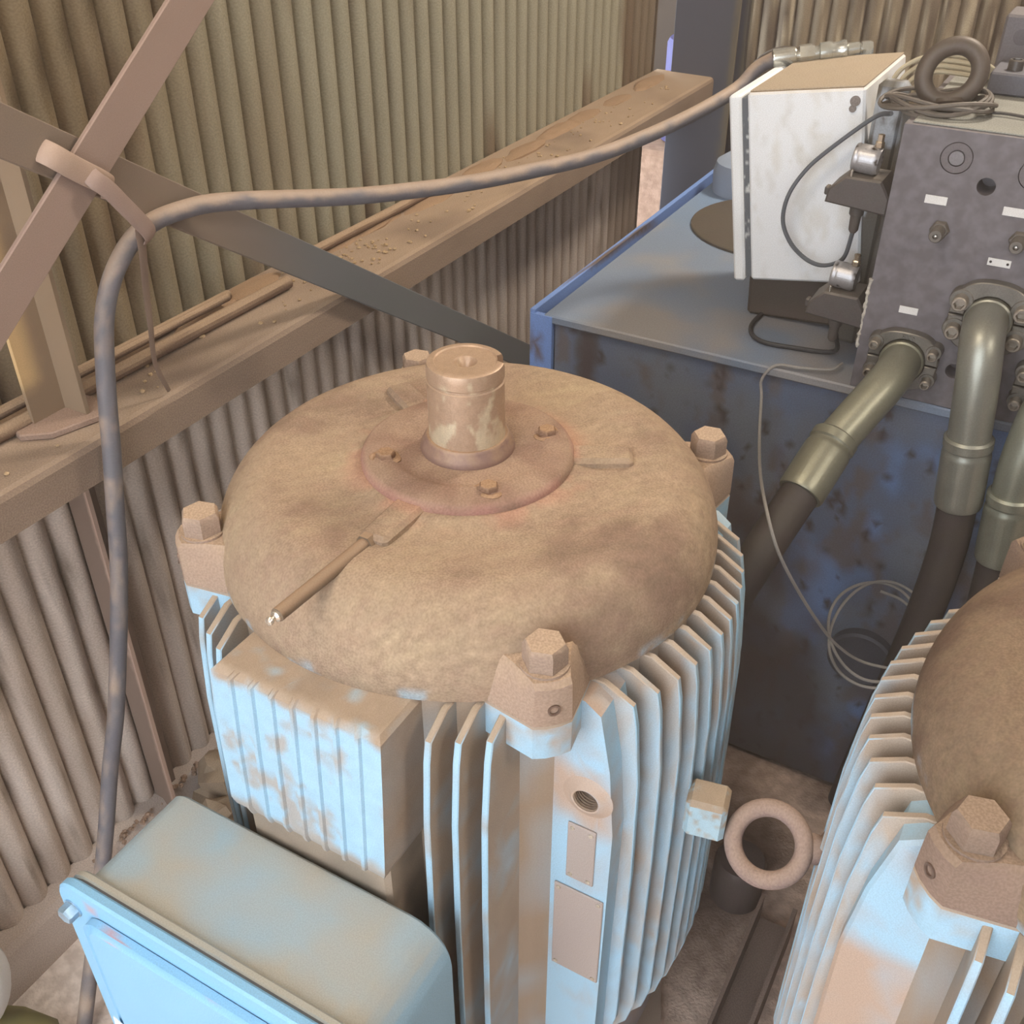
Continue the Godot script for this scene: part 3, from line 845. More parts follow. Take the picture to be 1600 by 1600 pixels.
func hose(label: String, c: Vector3, hx: float, hy: float, br: float, tube: Array, ferrule: Array, rubber: Array, shade: Color) -> Node3D:
	var o := thing("hydraulic_hose", label, "hose", Vector3.ZERO, "")
	var s := Shape.new()
	s.tube(smooth(tube, 7), 0.033, 28)
	s.lathe([[0.0, 0.0], [0.0365, 0.0], [0.0365, 0.012], [0.034, 0.014], [0.0, 0.014]], 36, along(Vector3.BACK, c + Vector3(0, 0, 0.014)))
	put("steel_tube", s, M.steel, o, flat(shade, 0.15, 9.0), 0.03)
	for half in [1.0, -1.0]:                                     # split flange: two halves
		s = Shape.new()
		var poly := PackedVector2Array()
		for k in 25:
			var a := PI * k / 24.0
			var ca := cos(a)
			poly.append(Vector2(signf(ca) * pow(absf(ca), 0.75) * (hx + br * 1.2), pow(sin(a), 0.8) * (hy + br * 2.9) + 0.0015))
		for k in 25:
			var a := PI - PI * k / 24.0
			poly.append(Vector2(cos(a) * 0.037, maxf(sin(a) * 0.037, 0.0) + 0.0015))
		s.prism(poly, 0.0, 0.02, Transform3D(Basis(Vector3(half, 0, 0), Vector3(0, half, 0), Vector3.BACK), c), 0.0015)
		for sx in [-1.0, 1.0]:
			s.lathe([[0.0, 0.0], [br * 1.55, 0.0], [br * 1.55, 0.02], [br * 1.45, 0.0215], [0.0, 0.0215]], 28, along(Vector3.BACK, c + Vector3(sx * hx, half * hy, 0)))
		var fl := put("flange_clamp", s, M.steel, o, flat(S(124, 120, 114), 0.3, 24.0), 0.02)
		for sx in [-1.0, 1.0]:
			socket_bolt("socket_bolt", br, 0.02, along(Vector3.BACK, c + Vector3(sx * hx, half * hy, 0.021)), fl, flat(S(156, 147, 136), 0.2, 30.0))
		if half > 0.0:
			var tm := TextMesh.new()
			var f := SystemFont.new(); f.font_names = PackedStringArray(["Droid Sans"])
			tm.font = f; tm.text = "3000"; tm.font_size = 16; tm.pixel_size = 0.0006; tm.depth = 0.003
			tm.material = M.emboss
			if br < 0.01:
				var tn := MeshInstance3D.new()
				tn.name = "embossed_number"; tn.mesh = tm
				tn.position = c + Vector3(0.002, 0.0432, 0.0204); tn.rotation.z = -0.12
				fl.add_child(tn, true)
	s = Shape.new()
	var d: Vector3 = (ferrule[1] - ferrule[0]).normalized()
	var L: float = (ferrule[1] - ferrule[0]).length()
	s.lathe([[0.0, -0.022], [0.035, -0.022], [0.0385, -0.018], [0.0385, -0.004], [0.0355, -0.001], [0.0355, 0.003], [0.0375, 0.006], [0.0385, 0.012], [0.0385, L - 0.006], [0.0365, L], [0.0, L]], 40, along(d, ferrule[0]))
	put("ferrule", s, M.steel, o, flat(shade * 0.92, 0.2, 16.0), 0.02)
	s = Shape.new()
	var line := [ferrule[1] - d * 0.01]
	line.append_array(rubber)
	s.tube(smooth(line, 6), 0.0315, 24)
	put("rubber_hose", s, M.rubber, o, flat(S(72, 65, 61), 0.15, 7.0), 0.05)
	return o

func switch_unit(label: String, y: float) -> void:
	var o := thing("pressure_switch", label, "switch", Vector3.ZERO, "")
	var s := Shape.new()
	s.lathe([[0.0, 0.0], [0.021, 0.0], [0.0225, 0.002], [0.0225, 0.006], [0.0218, 0.007], [0.0218, 0.009], [0.0225, 0.01], [0.0225, 0.036], [0.02, 0.042], [0.0, 0.042]], 36, along(Vector3(1, -0.06, 0), Vector3(0.216, y, -0.86)))
	put("can", s, M.steel, o, func(p: Vector3, n: Vector3) -> Color:
		return S(186, 184, 186).lerp(S(84, 76, 70), smoothstep(0.25, 0.5, n1.get_noise_3dv(p * 40.0) + 0.4 * n2.get_noise_3dv(p * 110.0))), 0.006)
	s = Shape.new()
	s.prism(PackedVector2Array([Vector2(0.187, y - 0.07), Vector2(0.289, y - 0.078), Vector2(0.289, y - 0.05), Vector2(0.272, y - 0.024), Vector2(0.214, y - 0.024), Vector2(0.19, y - 0.048)]), -0.9, -0.828, Transform3D(), 0.003)
	s.box(Vector3(0.185, y - 0.056, -0.85), Vector3(0.008, 0.014, 0.016), 0.002)
	put("base", s, M.iron, o, dusty(S(88, 82, 80), S(112, 104, 96), 0.3, 1.0), 0.02)
	s = Shape.new()
	s.lathe([[0.0, 0.0], [0.012, 0.0], [0.012, -0.018], [0.009, -0.022], [0.008, -0.045], [0.005, -0.05], [0.0, -0.05]], 16, Transform3D(Basis(), Vector3(0.238, y - 0.07, -0.85)))
	put("cable_gland", s, M.rubber, o, flat(S(84, 78, 74)))
	s = Shape.new()
	s.lathe([[0.0, 0.0], [0.0075, 0.0], [0.0075, 0.008], [0.0055, 0.01], [0.0055, 0.02], [0.0, 0.021]], 6, Transform3D(Basis(), Vector3(0.252, y + 0.02, -0.86)))
	put("plug", s, M.bright, o, flat(S(176, 160, 140)))
	s = Shape.new()
	s.box(Vector3(0.2225, y - 0.018, -0.832), Vector3(0.004, 0.012, 0.004), 0.001)
	put("screw", s, M.bright, o, flat(S(200, 196, 190)))

func build_hydraulics() -> void:
	# oil tank
	var o := thing("oil_tank", "long blue steel oil tank behind the motors, paint worn through on its front", "tank")
	var s := Shape.new()
	var tank_paint := func(p: Vector3, n: Vector3) -> Color:
		var c := S(98, 110, 134).lerp(S(112, 118, 130), smoothstep(-0.4, 0.5, n1.get_noise_3dv(p * 4.0)))
		if n.z > 0.5:
			var v := n1.get_noise_3dv(p * Vector3(11, 3.5, 1)) + 0.45 * n2.get_noise_3dv(p * Vector3(28, 13, 1))
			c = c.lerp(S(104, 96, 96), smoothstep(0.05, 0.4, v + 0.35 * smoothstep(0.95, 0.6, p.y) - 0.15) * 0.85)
			c = c.lerp(S(112, 142, 192), 0.8 * smoothstep(0.1, 0.45, n1.get_noise_3dv(p * Vector3(6, 4, 1) + Vector3(9, 4, 0))) * smoothstep(0.1, 0.35, p.x))
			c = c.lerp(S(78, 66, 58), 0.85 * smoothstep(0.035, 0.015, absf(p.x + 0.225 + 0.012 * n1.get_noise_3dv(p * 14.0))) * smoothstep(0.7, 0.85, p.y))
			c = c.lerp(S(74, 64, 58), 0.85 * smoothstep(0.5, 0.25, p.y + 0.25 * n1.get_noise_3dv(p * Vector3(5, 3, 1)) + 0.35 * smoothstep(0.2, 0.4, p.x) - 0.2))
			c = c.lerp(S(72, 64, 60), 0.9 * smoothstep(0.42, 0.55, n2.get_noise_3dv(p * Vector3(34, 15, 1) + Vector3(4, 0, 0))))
		return c
	s.box(Vector3(0.55, 0.5, -1.56), Vector3(1.7, 0.97, 1.49), 0.002)
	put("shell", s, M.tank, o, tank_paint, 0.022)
	s = Shape.new()
	s.box(Vector3(0.54, 0.991, -1.56), Vector3(1.72, 0.018, 1.512), 0.003)
	put("top_plate", s, M.tank, o, func(p: Vector3, n: Vector3) -> Color:
		var c := S(124, 138, 158).lerp(S(150, 146, 144), smoothstep(-0.2, 0.4, n1.get_noise_3dv(p * 3.3 + Vector3(1, 0, 2))))
		return c.lerp(S(122, 150, 184), 0.7 * smoothstep(-1.2, -1.7, p.z)), 0.04)
	s = Shape.new()
	s.box(Vector3(-0.345, 0.503, -1.56), Vector3(0.012, 1.004, 1.51), 0.001)
	s.box(Vector3(-0.325, 0.5, -0.809), Vector3(0.05, 0.995, 0.012), 0.001)
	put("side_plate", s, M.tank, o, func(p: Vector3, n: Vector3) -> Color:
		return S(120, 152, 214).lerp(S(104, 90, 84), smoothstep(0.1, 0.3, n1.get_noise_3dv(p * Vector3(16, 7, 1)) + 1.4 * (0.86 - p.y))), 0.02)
	s = Shape.new()
	s.lathe([[0.0, 0.0], [0.205, 0.0], [0.205, 0.006], [0.2, 0.009], [0.0, 0.009]], 64, Transform3D(Basis(), Vector3(-0.06, 0.999, -1.5)))
	put("hatch_plate", s, M.iron, o, flat(S(92, 84, 74), 0.15, 8.0))
	s = Shape.new()
	s.lathe([[0.0, 0.0], [0.09, 0.0], [0.092, 0.05], [0.085, 0.075], [0.06, 0.092], [0.0, 0.1]], 48, Transform3D(Basis(), Vector3(-0.215, 0.999, -1.73)))
	put("breather_cap", s, M.paint, o, flat(S(150, 164, 186), 0.1, 12.0))
	s = Shape.new()
	s.lathe([[0.0, 0.0], [0.066, 0.0], [0.066, 0.02], [0.06, 0.024], [0.05, 0.02], [0.0, 0.02]], 40, along(Vector3.BACK, Vector3(0.425, 0.41, -0.816)))
	put("access_port", s, M.iron, o, flat(S(86, 88, 96), 0.12, 10.0))
	# white control cabinet, leaning
	o = thing("control_cabinet", "leaning white control cabinet with a dust-tan top, beside the dark valve block", "cabinet", Vector3(0.0445, 1.0926, -0.956))
	o.rotation = Vector3(-0.007, 0.005, 0.157)
	s = Shape.new()
	s.box(Vector3(0.103, 0.169, -0.155), Vector3(0.202, 0.338, 0.31), 0.004)
	put("body", s, M.plain, o, func(p: Vector3, n: Vector3) -> Color:
		var c := S(238, 240, 243).lerp(S(228, 227, 224), smoothstep(0.05, 0.45, n1.get_noise_3dv(p * Vector3(22, 8, 8))))
		c = c.lerp(S(206, 203, 196), 0.35 * smoothstep(0.35, 0.6, n2.get_noise_3dv(p * Vector3(40, 16, 20))))
		return c.lerp(S(188, 170, 148), smoothstep(0.6, 0.9, n.y)), 0.015)
	s = Shape.new()
	s.box(Vector3(-0.02, 0.167, -0.155), Vector3(0.022, 0.338, 0.316), 0.004)
	var door := put("door", s, M.plain, o, flat(S(238, 240, 242), 0.05, 9.0), 0.03)
	s = Shape.new()
	s.box(Vector3(-0.004, 0.167, -0.155), Vector3(0.012, 0.325, 0.3), 0.001)
	put("seal", s, M.rubber, o, func(p: Vector3, n: Vector3) -> Color: return S(96, 100, 106).lerp(S(200, 202, 200), smoothstep(0.3, 0.5, n2.get_noise_3dv(p * 60.0))), 0.01)
	s = Shape.new()
	s.box(Vector3(0.103, 0.3395, -0.157), Vector3(0.196, 0.003, 0.3), 0.001)
	put("dust_layer", s, M.dust, o, flat(S(172, 157, 138), 0.05, 12.0), 0.03)
	s = Shape.new()
	s.lathe([[0.0, 0.0], [0.0085, 0.0], [0.0085, 0.003], [0.0, 0.0035]], 20, along(Vector3.BACK, Vector3(0.188, 0.318, 0.0)))
	s.lathe([[0.0, 0.0], [0.006, 0.0], [0.006, 0.0025], [0.0, 0.003]], 20, along(Vector3.BACK, Vector3(0.184, 0.306, 0.0)))
	put("stuck_lump", s, M.dust, o, flat(S(140, 132, 128)))
	s = Shape.new()
	s.box(Vector3(0.125, 1.051, -1.1), Vector3(0.19, 0.09, 0.19), 0.006, Basis(Vector3(0, 0, 1), 0.06))
	tag(put("cabinet_stand", s, M.iron, null, flat(S(86, 76, 68), 0.2, 9.0), 0.04), "dark rusty stand under the leaning white cabinet", "stand")
	s = Shape.new()
	s.box(Vector3(0.235, 1.235, -0.985), Vector3(0.05, 0.47, 0.035), 0.008)
	s.box(Vector3(0.273, 1.22, -0.97), Vector3(0.03, 0.42, 0.02), 0.003)
	tag(put("upright_bracket", s, M.iron, null, func(p: Vector3, n: Vector3) -> Color:
		return S(104, 100, 92).lerp(S(176, 182, 190), smoothstep(0.0, 0.3, n2.get_noise_3dv(p * Vector3(30, 12, 10)) + 3.0 * (p.y - 1.4))), 0.012), "stained grey upright bracket between the white cabinet and the valve block", "bracket")

	# valve block
	o = thing("manifold_block", "large dark grey hydraulic manifold block with ports, white tags and a lifting eye", "manifold")
	var c := CSGCombiner3D.new()
	c.name = "block"
	o.add_child(c)
	var b := CSGBox3D.new(); b.name = "solid"; b.size = Vector3(0.92, 0.448, 0.37); b.position = Vector3(0.752, 1.226, -0.99); b.material = M.block
	c.add_child(b)
	for q in [[0.377, 1.41, 0.0238, 0.006], [0.4905, 1.402, 0.0238, 0.006], [0.428, 1.375, 0.0135, 0.05], [0.452, 1.07, 0.013, 0.04]]:
		var h := CSGCylinder3D.new(); h.name = "bore"; h.operation = CSGShape3D.OPERATION_SUBTRACTION; h.radius = q[2]; h.height = q[3] * 2.0; h.sides = 40
		h.position = Vector3(q[0], q[1], -0.805); h.rotation.x = PI / 2; h.material = M.block
		c.add_child(h, true)
	s = Shape.new()
	s.box(Vector3(0.752, 1.4515, -0.99), Vector3(0.9, 0.003, 0.35), 0.001)
	for k in 26: s.blob(Vector3(rng.randf_range(0.33, 0.6), 1.452, rng.randf_range(-1.1, -0.83)), Vector3(rng.randf_range(0.006, 0.02), 0.002, rng.randf_range(0.004, 0.012)), 700 + k)
	put("dust_layer", s, M.dust, o, flat(S(150, 150, 144), 0.12, 20.0), 0.03)
	for q in [[0.377, 1.41], [0.4905, 1.402]]:
		s = Shape.new()
		s.lathe([[0.0, -0.006], [0.0228, -0.006], [0.0228, -0.001], [0.022, 0.0], [0.0125, 0.0], [0.0118, -0.004], [0.0, -0.004]], 44, along(Vector3.BACK, Vector3(q[0], q[1], -0.805)))
		var pl := put("port_plug", s, M.iron, o, flat(S(108, 102, 104), 0.08, 20.0))
		s = Shape.new()
		s.lathe([[0.0, -0.004], [0.0112, -0.004], [0.0105, 0.001], [0.0, 0.0018]], 32, along(Vector3.BACK, Vector3(q[0], q[1], -0.805)))
		put("socket", s, M.iron, pl, flat(S(126, 122, 126), 0.08, 20.0))
	for q in [[0.378, 1.300], [0.494, 1.304]]:
		s = Shape.new()
		s.hex(0.026, 0.012, along(Vector3.BACK, Vector3(q[0], q[1], -0.806)))
		s.lathe([[0.0, 0.0], [0.0105, 0.0], [0.0105, 0.026], [0.009, 0.029], [0.0045, 0.029], [0.004, 0.024], [0.0, 0.024]], 24, along(Vector3.BACK, Vector3(q[0], q[1], -0.797)))
		var tp := put("test_point", s, M.iron, o, flat(S(112, 106, 100), 0.15, 30.0))
		s = Shape.new()
		s.lathe([[0.0, 0.0], [0.0022, 0.0], [0.0018, 0.0045], [0.0, 0.005]], 12, along(Vector3.BACK, Vector3(q[0], q[1], -0.773)))
		put("pin", s, M.bright, tp, flat(S(230, 226, 220)))
	for q in [[0.362, 1.344, 0.033, 0.013, 0], [0.477, 1.344, 0.034, 0.013, 0], [0.475, 1.264, 0.034, 0.012, 1], [0.36, 1.159, 0.03, 0.012, 2]]:
		s = Shape.new()
		s.box(Vector3(q[0], q[1], -0.8043), Vector3(q[2], q[3], 0.0015), 0.0004)
		var tg := put("label_plate", s, M.plain, o, flat(S(222, 220, 218), 0.05, 60.0), 0.01)
		s = Shape.new()
		if q[4] == 1:
			for sx in [-1.0, 1.0]: s.lathe([[0.0, 0.0], [0.0021, 0.0], [0.0018, 0.001], [0.0, 0.0012]], 14, along(Vector3.BACK, Vector3(q[0] + sx * 0.0125, q[1], -0.8036)))
			put("screw", s, M.iron, tg, flat(S(50, 46, 46)))
	s = Shape.new()
	var crust := []
	var cr := []
	for k in 26:
		crust.append(Vector3(0.2905 + rng.randf_range(-0.001, 0.001), lerpf(1.075, 1.2, k / 25.0), -0.8055))
		cr.append(rng.randf_range(0.0014, 0.0042))
	s.tube(crust, cr, 7)
	put("pale_crust", s, M.dust, o, flat(S(196, 190, 180), 0.35, 60.0), 0.004)
	ring_bolt("lifting_eye", Vector3(0.327, 1.503, -0.92), Vector3(0.985, 0.1, -0.14).normalized(), Vector3(-0.05, 0.94, -0.33).normalized(), 0.0405, 0.0138, Vector3(0.337, 1.45, -0.9), o, M.iron, flat(S(92, 82, 74), 0.15, 20.0))
	# small valves on top, behind the eye
	o = thing("valve_body", "small dark valve body with a cap screw on top of the manifold block", "valve")
	s = Shape.new()
	s.box(Vector3(0.44, 1.471, -1.085), Vector3(0.14, 0.034, 0.1), 0.003)
	put("body", s, M.iron, o, flat(S(98, 98, 106), 0.1, 12.0), 0.03)
	socket_bolt("cap_screw", 0.012, 0.016, Transform3D(Basis(), Vector3(0.402, 1.488, -1.07)), o, flat(S(110, 106, 104)))
	o = thing("solenoid_valve", "taller grey valve cut by the top right edge of the photo", "valve")
	s = Shape.new()
	s.box(Vector3(0.46, 1.51, -1.2), Vector3(0.2, 0.09, 0.09), 0.004)
	s.box(Vector3(0.47, 1.565, -1.2), Vector3(0.12, 0.03, 0.07), 0.004)
	s.box(Vector3(0.46, 1.46, -1.2), Vector3(0.2, 0.02, 0.1), 0.002)
	put("body", s, M.iron, o, flat(S(112, 108, 112), 0.1, 12.0), 0.03)
	s = Shape.new()
	s.lathe([[0.0, 0.0], [0.013, 0.0], [0.013, 0.0012], [0.012, 0.0016], [0.0, 0.0016]], 32, along(Vector3.BACK, Vector3(0.392, 1.522, -1.1555)))
	put("cover_disc", s, M.iron, o, flat(S(98, 94, 98)))
	switch_unit("upper silver pressure switch on a dark base at the left flank of the manifold", 1.375)
	switch_unit("lower silver pressure switch near the bottom left of the manifold", 1.176)
	# hoses
	hose("steel-ended hydraulic hose leaving the leftmost flange, slanting down behind the near motor", Vector3(0.370, 1.0775, -0.805), 0.047, 0.0258, 0.0082,
		[Vector3(0.37, 1.0775, -0.8), Vector3(0.37, 1.0775, -0.745), Vector3(0.362, 1.066, -0.7), Vector3(0.341, 1.033, -0.652), Vector3(0.318, 0.996, -0.602)],
		[Vector3(0.316, 0.992, -0.598), Vector3(0.298, 0.94, -0.52)], [Vector3(0.27, 0.863, -0.43), Vector3(0.235, 0.74, -0.41), Vector3(0.18, 0.45, -0.44), Vector3(0.13, 0.1, -0.5)], S(156, 155, 138))
	hose("hydraulic hose hanging straight down from the big flange with large socket bolts", Vector3(0.483, 1.177, -0.805), 0.046, 0.0245, 0.0118,
		[Vector3(0.483, 1.177, -0.8), Vector3(0.483, 1.177, -0.75), Vector3(0.489, 1.158, -0.716), Vector3(0.499, 1.1, -0.7), Vector3(0.509, 1.01, -0.7)],
		[Vector3(0.511, 0.995, -0.7), Vector3(0.521, 0.888, -0.7)], [Vector3(0.526, 0.792, -0.7), Vector3(0.52, 0.643, -0.7), Vector3(0.5, 0.4, -0.72), Vector3(0.47, 0.06, -0.74)], S(158, 158, 148))
	hose("hydraulic hose at the right photo edge, its crimped ferrule just above the second motor", Vector3(0.604, 1.078, -0.805), 0.047, 0.0258, 0.0092,
		[Vector3(0.604, 1.078, -0.8), Vector3(0.604, 1.078, -0.75), Vector3(0.598, 1.062, -0.715), Vector3(0.594, 1.0, -0.7), Vector3(0.596, 0.93, -0.7)],
		[Vector3(0.597, 0.915, -0.7), Vector3(0.606, 0.805, -0.7)], [Vector3(0.612, 0.7, -0.7), Vector3(0.62, 0.5, -0.7), Vector3(0.62, 0.06, -0.72)], S(160, 162, 148))
	# thin cables
	s = Shape.new()
	s.tube(smooth([Vector3(0.252, 1.437, -0.905), Vector3(0.22, 1.42, -0.93), Vector3(0.148, 1.35, -0.93), Vector3(0.119, 1.312, -0.925), Vector3(0.102, 1.272, -0.92), Vector3(0.1, 1.229, -0.92), Vector3(0.118, 1.194, -0.92), Vector3(0.147, 1.170, -0.92), Vector3(0.178, 1.163, -0.915), Vector3(0.207, 1.175, -0.905), Vector3(0.226, 1.2, -0.885), Vector3(0.238, 1.26, -0.852)], 7), 0.0038, 8)
	tag(put("thin_cable", s, M.rubber, null, flat(S(96, 100, 106))), "grey cable hanging in a loop in front of the white cabinet", "cable")
	s = Shape.new()
	for k in 5:
		var pts := []
		for i in 22:
			var a := TAU * i / 22.0
			pts.append(Vector3(0.318 + (0.07 + 0.004 * k) * cos(a), 1.458 + 0.004 * (k % 3) + 0.008 * cos(a * 2.0 + k) + 0.012 * maxf(0.0, cos(a)), -0.9 + (0.052 + 0.005 * sin(k * 2.0)) * sin(a)))
		s.tube(smooth(pts, 2, true), 0.0036, 7, true)
	tag(put("coiled_cable", s, M.rubber, null, flat(S(104, 96, 88), 0.3, 16.0)), "coil of thin cable wound round the foot of the lifting eye on the manifold", "cable")
	for k in 4:
		s = Shape.new()
		s.tube(smooth([Vector3(0.205 + 0.012 * k, 1.35, -1.06 - 0.012 * k), Vector3(0.212 + 0.012 * k, 1.445 - 0.004 * k, -1.07), Vector3(0.235 + 0.01 * k, 1.478 - 0.007 * k, -1.09), Vector3(0.28, 1.493 - 0.009 * k, -1.1), Vector3(0.34, 1.49 - 0.008 * k, -1.1), Vector3(0.39, 1.462, -1.12)], 6), 0.0042, 8)
		tag(put("pale_cable", s, M.plain, null, flat(S(186, 176, 152), 0.1, 20.0)), ["uppermost", "second from top", "third from top", "lowest"][3 - k] + " of the four pale cables arching behind the lifting eye", "cable", "pale cables behind the lifting eye")
	s = Shape.new()
	s.tube(smooth([Vector3(0.24, 1.06, -0.87), Vector3(0.236, 1.012, -0.9), Vector3(0.163, 1.006, -0.891), Vector3(0.102, 1.006, -0.888), Vector3(0.068, 1.006, -0.926), Vector3(0.062, 1.006, -0.990), Vector3(0.079, 1.006, -1.059), Vector3(0.15, 1.006, -1.11)], 6), 0.0042, 8)
	tag(put("thin_cable", s, M.rubber, null, flat(S(58, 58, 60))), "dark cable curling on the tank top under the white cabinet", "cable")
	s = Shape.new()
	var w := [Vector3(0.262, 1.012, -0.86), Vector3(0.25, 1.01, -0.83), Vector3(0.2, 1.009, -0.812), Vector3(0.158, 1.006, -0.806), Vector3(0.137, 0.975, -0.8), Vector3(0.144, 0.945, -0.790), Vector3(0.174, 0.919, -0.700), Vector3(0.223, 0.938, -0.550), Vector3(0.274, 0.958, -0.420), Vector3(0.307, 0.916, -0.390), Vector3(0.341, 0.833, -0.420), Vector3(0.375, 0.712, -0.500), Vector3(0.404, 0.610, -0.580), Vector3(0.447, 0.542, -0.640), Vector3(0.514, 0.536, -0.660)]
	for k in 32:
		var a := TAU * (k + 2.0) / 13.0 - PI / 2
		w.append(Vector3(0.452 + (0.082 + 0.006 * sin(k * 0.7)) * cos(a), 0.59 + 0.018 * sin(k * 0.39) - 0.03 * sin(a) * -1.0, -0.675 - 0.1 * sin(a)))
	s.tube(smooth(w, 5), 0.0028, 7)
	tag(put("thin_cable", s, M.rubber, null, flat(S(150, 146, 142), 0.2, 12.0)), "thin pale cable running down the tank front and ending in loose coils between the motors", "cable")
	s = Shape.new()
	s.tube(smooth([Vector3(0.39, 1.457, -0.9), Vector3(0.42, 1.458, -0.905), Vector3(0.47, 1.457, -0.9), Vector3(0.54, 1.456, -0.91)], 5), 0.0024, 6)
	tag(put("thin_cable", s, M.rubber, null, flat(S(70, 66, 64))), "thin dark cable lying across the dusty top of the manifold", "cable")

	# long hose along the wall with its coupling on the cabinet
	o = thing("long_hose", "long grey dusty hose slung from cabinet top to braces, then hanging down the wall", "hose")
	var line := [V(-0.042, 1.432, -1.222), V(-0.075, 1.41, -1.215), V(-0.097, 1.378, -1.176), V(-0.145, 1.347, -1.066), V(-0.197, 1.325, -0.946), V(-0.242, 1.313, -0.848), V(-0.293, 1.310, -0.745), V(-0.359, 1.312, -0.611), V(-0.413, 1.321, -0.498), V(-0.453, 1.331, -0.411), V(-0.490, 1.345, -0.330), V(-0.523, 1.360, -0.251), V(-0.547, 1.371, -0.184), V(-0.559, 1.373, -0.138), V(-0.568, 1.370, -0.094),
		V(-0.574, 1.358, -0.060), V(-0.577, 1.337, -0.030), V(-0.581, 1.304, -0.003), V(-0.585, 1.259, 0.017), V(-0.584, 1.205, 0.033), V(-0.582, 1.148, 0.047), V(-0.58, 1.066, 0.064), V(-0.58, 0.981, 0.082), V(-0.58, 0.894, 0.1), V(-0.58, 0.807, 0.124), V(-0.585, 0.718, 0.147), V(-0.59, 0.616, 0.176), V(-0.600, 0.512, 0.209), V(-0.600, 0.405, 0.249), V(-0.600, 0.321, 0.283), V(-0.600, 0.212, 0.329), V(-0.600, 0.114, 0.373), V(-0.600, 0.016, 0.416)]
	s = Shape.new()
	s.tube(smooth(line, 4), 0.0135, 16)
	put("rubber_hose", s, M.rubber, o, dusty(S(104, 102, 108), S(164, 144, 128), -0.1, 0.8, 12.0, 0.7), 0.02)
	var a0 := Vector3(-0.046, 1.431, -1.222)
	var dir := Vector3(0.118, 0.018, -0.045).normalized()
	s = Shape.new()
	s.lathe([[0.0, 0.0], [0.0165, 0.0], [0.0175, 0.003], [0.0175, 0.04], [0.015, 0.044], [0.0, 0.044]], 28, along(dir, a0))
	put("ferrule", s, M.bright, o, flat(S(200, 200, 192), 0.1, 40.0))
	s = Shape.new()
	s.hex(0.036, 0.028, along(dir, a0 + dir * 0.05))
	s.lathe([[0.0, 0.0], [0.012, 0.0], [0.012, 0.02], [0.0, 0.02]], 20, along(dir, a0 + dir * 0.036))
	put("swivel_nut", s, M.bright, o, flat(S(206, 206, 198), 0.1, 40.0))
	s = Shape.new()
	s.lathe([[0.0, 0.0], [0.014, 0.0], [0.014, 0.008], [0.019, 0.01], [0.02, 0.03], [0.0175, 0.034], [0.0175, 0.046], [0.0195, 0.049], [0.0195, 0.058], [0.013, 0.062], [0.013, 0.082], [0.0105, 0.084], [0.0105, 0.1], [0.0, 0.1]], 28, along(dir, a0 + dir * 0.078))
	s.hex(0.024, 0.02, along(dir, a0 + dir * 0.165))
	put("quick_coupling", s, M.bright, o, flat(S(196, 198, 192), 0.12, 50.0))

	# between the motors
	s = Shape.new()
	s.prism(PackedVector2Array([Vector2(0.395, 0.0), Vector2(0.395, 0.1), Vector2(0.402, 0.1), Vector2(0.402, 0.03), Vector2(0.458, 0.03), Vector2(0.458, 0.1), Vector2(0.466, 0.1), Vector2(0.466, 0.0)]), -0.4, 1.2)
	tag(put("base_channel", s, M.dust, null, flat(S(150, 130, 118), 0.25, 8.0), 0.06), "dusty upturned steel channel on the floor between the two motors", "channel")
	s = Shape.new()
	s.lathe([[0.0, 0.0], [0.052, 0.0], [0.052, 0.1], [0.046, 0.112], [0.0, 0.115]], 32, Transform3D(Basis(), Vector3(0.335, 0.0, -0.45)))
	tag(put("pipe_stub", s, M.iron, null, flat(S(104, 90, 84), 0.2, 12.0), 0.03), "short dusty round pipe stub on the floor under the hanging eye bolt", "pipe")

func build_corner() -> void:
	var s := Shape.new()
	s.lathe([[0.0, -0.1], [0.06, -0.08], [0.094, -0.035], [0.1, 0.0], [0.094, 0.035], [0.06, 0.08], [0.0, 0.1]], 40, along(Vector3(0.5, 0.6, 0.4), Vector3(-0.735, 0.2, 0.535)))
	s.lathe([[0.0, 0.0], [0.06, 0.0], [0.055, 0.02], [0.035, 0.05], [0.03, 0.13], [0.0, 0.13]], 24, Transform3D(Basis(), Vector3(-0.735, 0.0, 0.535)))
	var gl := put("white_globe", s, M.plain, null, flat(S(228, 230, 230), 0.03, 9.0), 0.02, 60.0)
	tag(gl, "smooth white rounded object cut by the left photo edge above the floor", "globe")
	s = Shape.new()
	s.blob(Vector3(-0.66, 0.035, 0.5), Vector3(0.1, 0.045, 0.07), 5, 0.12)
	s.blob(Vector3(-0.6, 0.03, 0.53), Vector3(0.06, 0.04, 0.06), 6, 0.15)
	tag(put("olive_cloth", s, M.plain, null, flat(S(128, 122, 72), 0.15, 10.0), 0.03, 70.0), "crumpled olive-green cloth in the bottom left corner", "cloth")
	s = Shape.new()
	for q in [[-0.69, 0.06, -0.07, 0.07], [-0.64, 0.05, -0.03, 0.05], [-0.7, 0.14, -0.09, 0.05], [-0.62, 0.04, 0.03, 0.045], [-0.66, 0.1, -0.03, 0.04]]:
		s.blob(Vector3(q[0], q[1], q[2]), Vector3(q[3], q[3] * 0.85, q[3]), int(q[3] * 1000.0 + q[0] * -100.0), 0.3)
	tag(put("rubble_heap", s, M.dust, null, flat(S(150, 132, 112), 0.25, 14.0), 0.03), "dusty brown lumps heaped on the floor between the motor and the wall", "rubble")
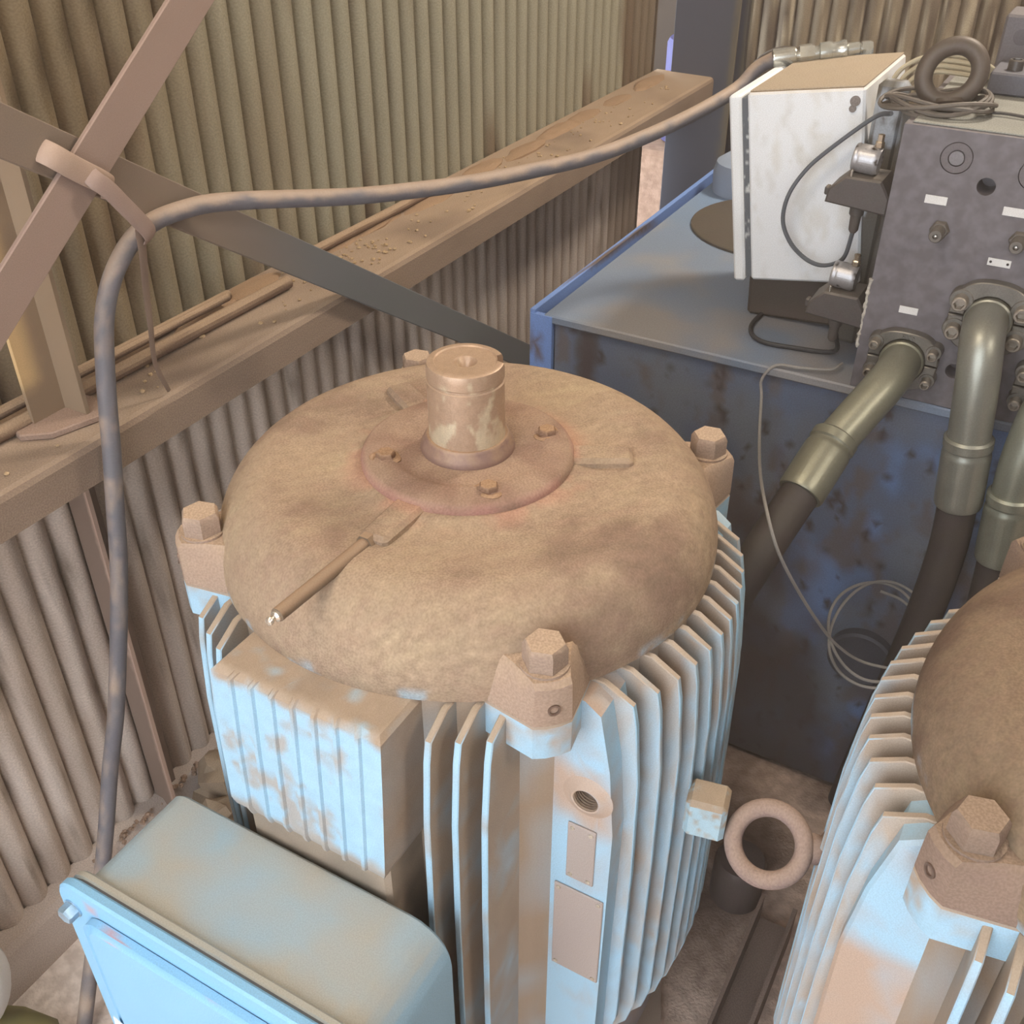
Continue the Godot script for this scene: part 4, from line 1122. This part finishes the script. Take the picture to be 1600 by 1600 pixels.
# ---------------------------------------------------------------- the scene
func _ready() -> void:
	var cam := Camera3D.new()
	cam.name = "camera"
	cam.position = Vector3(0.57658, 1.8854, 0.91313)
	cam.rotation = Vector3(deg_to_rad(-35.3), deg_to_rad(29.43), 0.0)
	cam.fov = 52.2
	cam.near = 0.02; cam.far = 60.0
	add_child(cam)
	var we := WorldEnvironment.new()
	we.name = "world"
	var env := Environment.new()
	env.background_mode = Environment.BG_COLOR
	env.background_color = Color(0.92, 0.96, 1.0)
	env.background_energy_multiplier = 6.6
	env.tonemap_mode = Environment.TONE_MAPPER_LINEAR
	env.tonemap_exposure = 0.9
	env.sdfgi_enabled = true; env.ssao_enabled = true; env.ssil_enabled = true
	env.volumetric_fog_enabled = true
	env.volumetric_fog_density = 0.03
	env.volumetric_fog_albedo = Color(0.94, 0.86, 0.80)
	we.environment = env
	add_child(we)
	area_lamp("added_fill_lamp", "warm lamp panel under the roof above the left wall", Vector3(-0.35, 3.2, 0.5), Vector3(0.25, -1.0, -0.25), Vector2(0.9, 0.5), Color(1.0, 0.94, 0.85), 2.2)
	area_lamp("added_fill_lamp", "warm lamp panel under the roof above the oil tank", Vector3(0.75, 3.2, -2.12), Vector3(-0.35, -1.0, 0.35), Vector2(0.35, 0.35), Color(1.0, 0.95, 0.88), 7.0)
	area_lamp("added_fill_lamp", "added wide fill panel above the second motor, brightening the left wall", Vector3(2.5, 3.2, 0.4), Vector3(-0.8, -1.0, -0.3), Vector2(0.8, 0.8), Color(1.0, 0.96, 0.9), 2.4)  # unseen fill light, added to brighten the dark lower left wall
	rng.seed = 7
	n1.seed = 3; n1.frequency = 1.0; n1.fractal_octaves = 3
	n2.seed = 8; n2.frequency = 1.0; n2.fractal_octaves = 2
	make_materials()
	build_setting()
	motor("near electric motor with pale blue fins, dusty domed top and upright bare shaft", Vector3.ZERO, true)
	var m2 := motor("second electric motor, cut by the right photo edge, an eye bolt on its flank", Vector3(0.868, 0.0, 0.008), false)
	ring_bolt("eye_bolt", Vector3(0.455 - 0.868, 0.84, 0.074 - 0.008), Vector3.RIGHT, Vector3(0, 0.63, -0.78), 0.0415, 0.011, Vector3(-0.33, 0.835, 0.03), m2, M.dust, dusty(S(150, 128, 120), S(166, 142, 128), -0.2, 0.8, 30.0))
	build_hydraulics()
	build_corner()

func area_lamp(called: String, label: String, at: Vector3, towards: Vector3, size: Vector2, color: Color, energy: float) -> void:
	var o := thing(called, label, "lamp", at)
	o.basis = Basis.looking_at(towards.normalized(), Vector3.FORWARD)
	var s := Shape.new()
	s.box(Vector3(0, 0, 0.04), Vector3(size.x + 0.06, size.y + 0.06, 0.06), 0.01)
	put("housing", s, M_lamp(), o)
	var g := StandardMaterial3D.new()
	g.albedo_color = color; g.emission_enabled = true; g.emission = color; g.emission_energy_multiplier = 2.0
	s = Shape.new()
	s.box(Vector3(0, 0, 0.006), Vector3(size.x, size.y, 0.008), 0.001)
	put("lamp_panel", s, g, o)
	var l := AreaLight3D.new()
	l.name = "light"
	l.area_size = size
	l.light_color = color
	l.light_energy = energy
	l.shadow_enabled = true
	l.area_range = 12.0
	l.area_attenuation = 2.0
	l.position = Vector3(0, 0, -0.004)
	o.add_child(l)

func M_lamp() -> StandardMaterial3D:
	var m := StandardMaterial3D.new()
	m.albedo_color = Color(0.5, 0.5, 0.5); m.roughness = 0.6
	return m
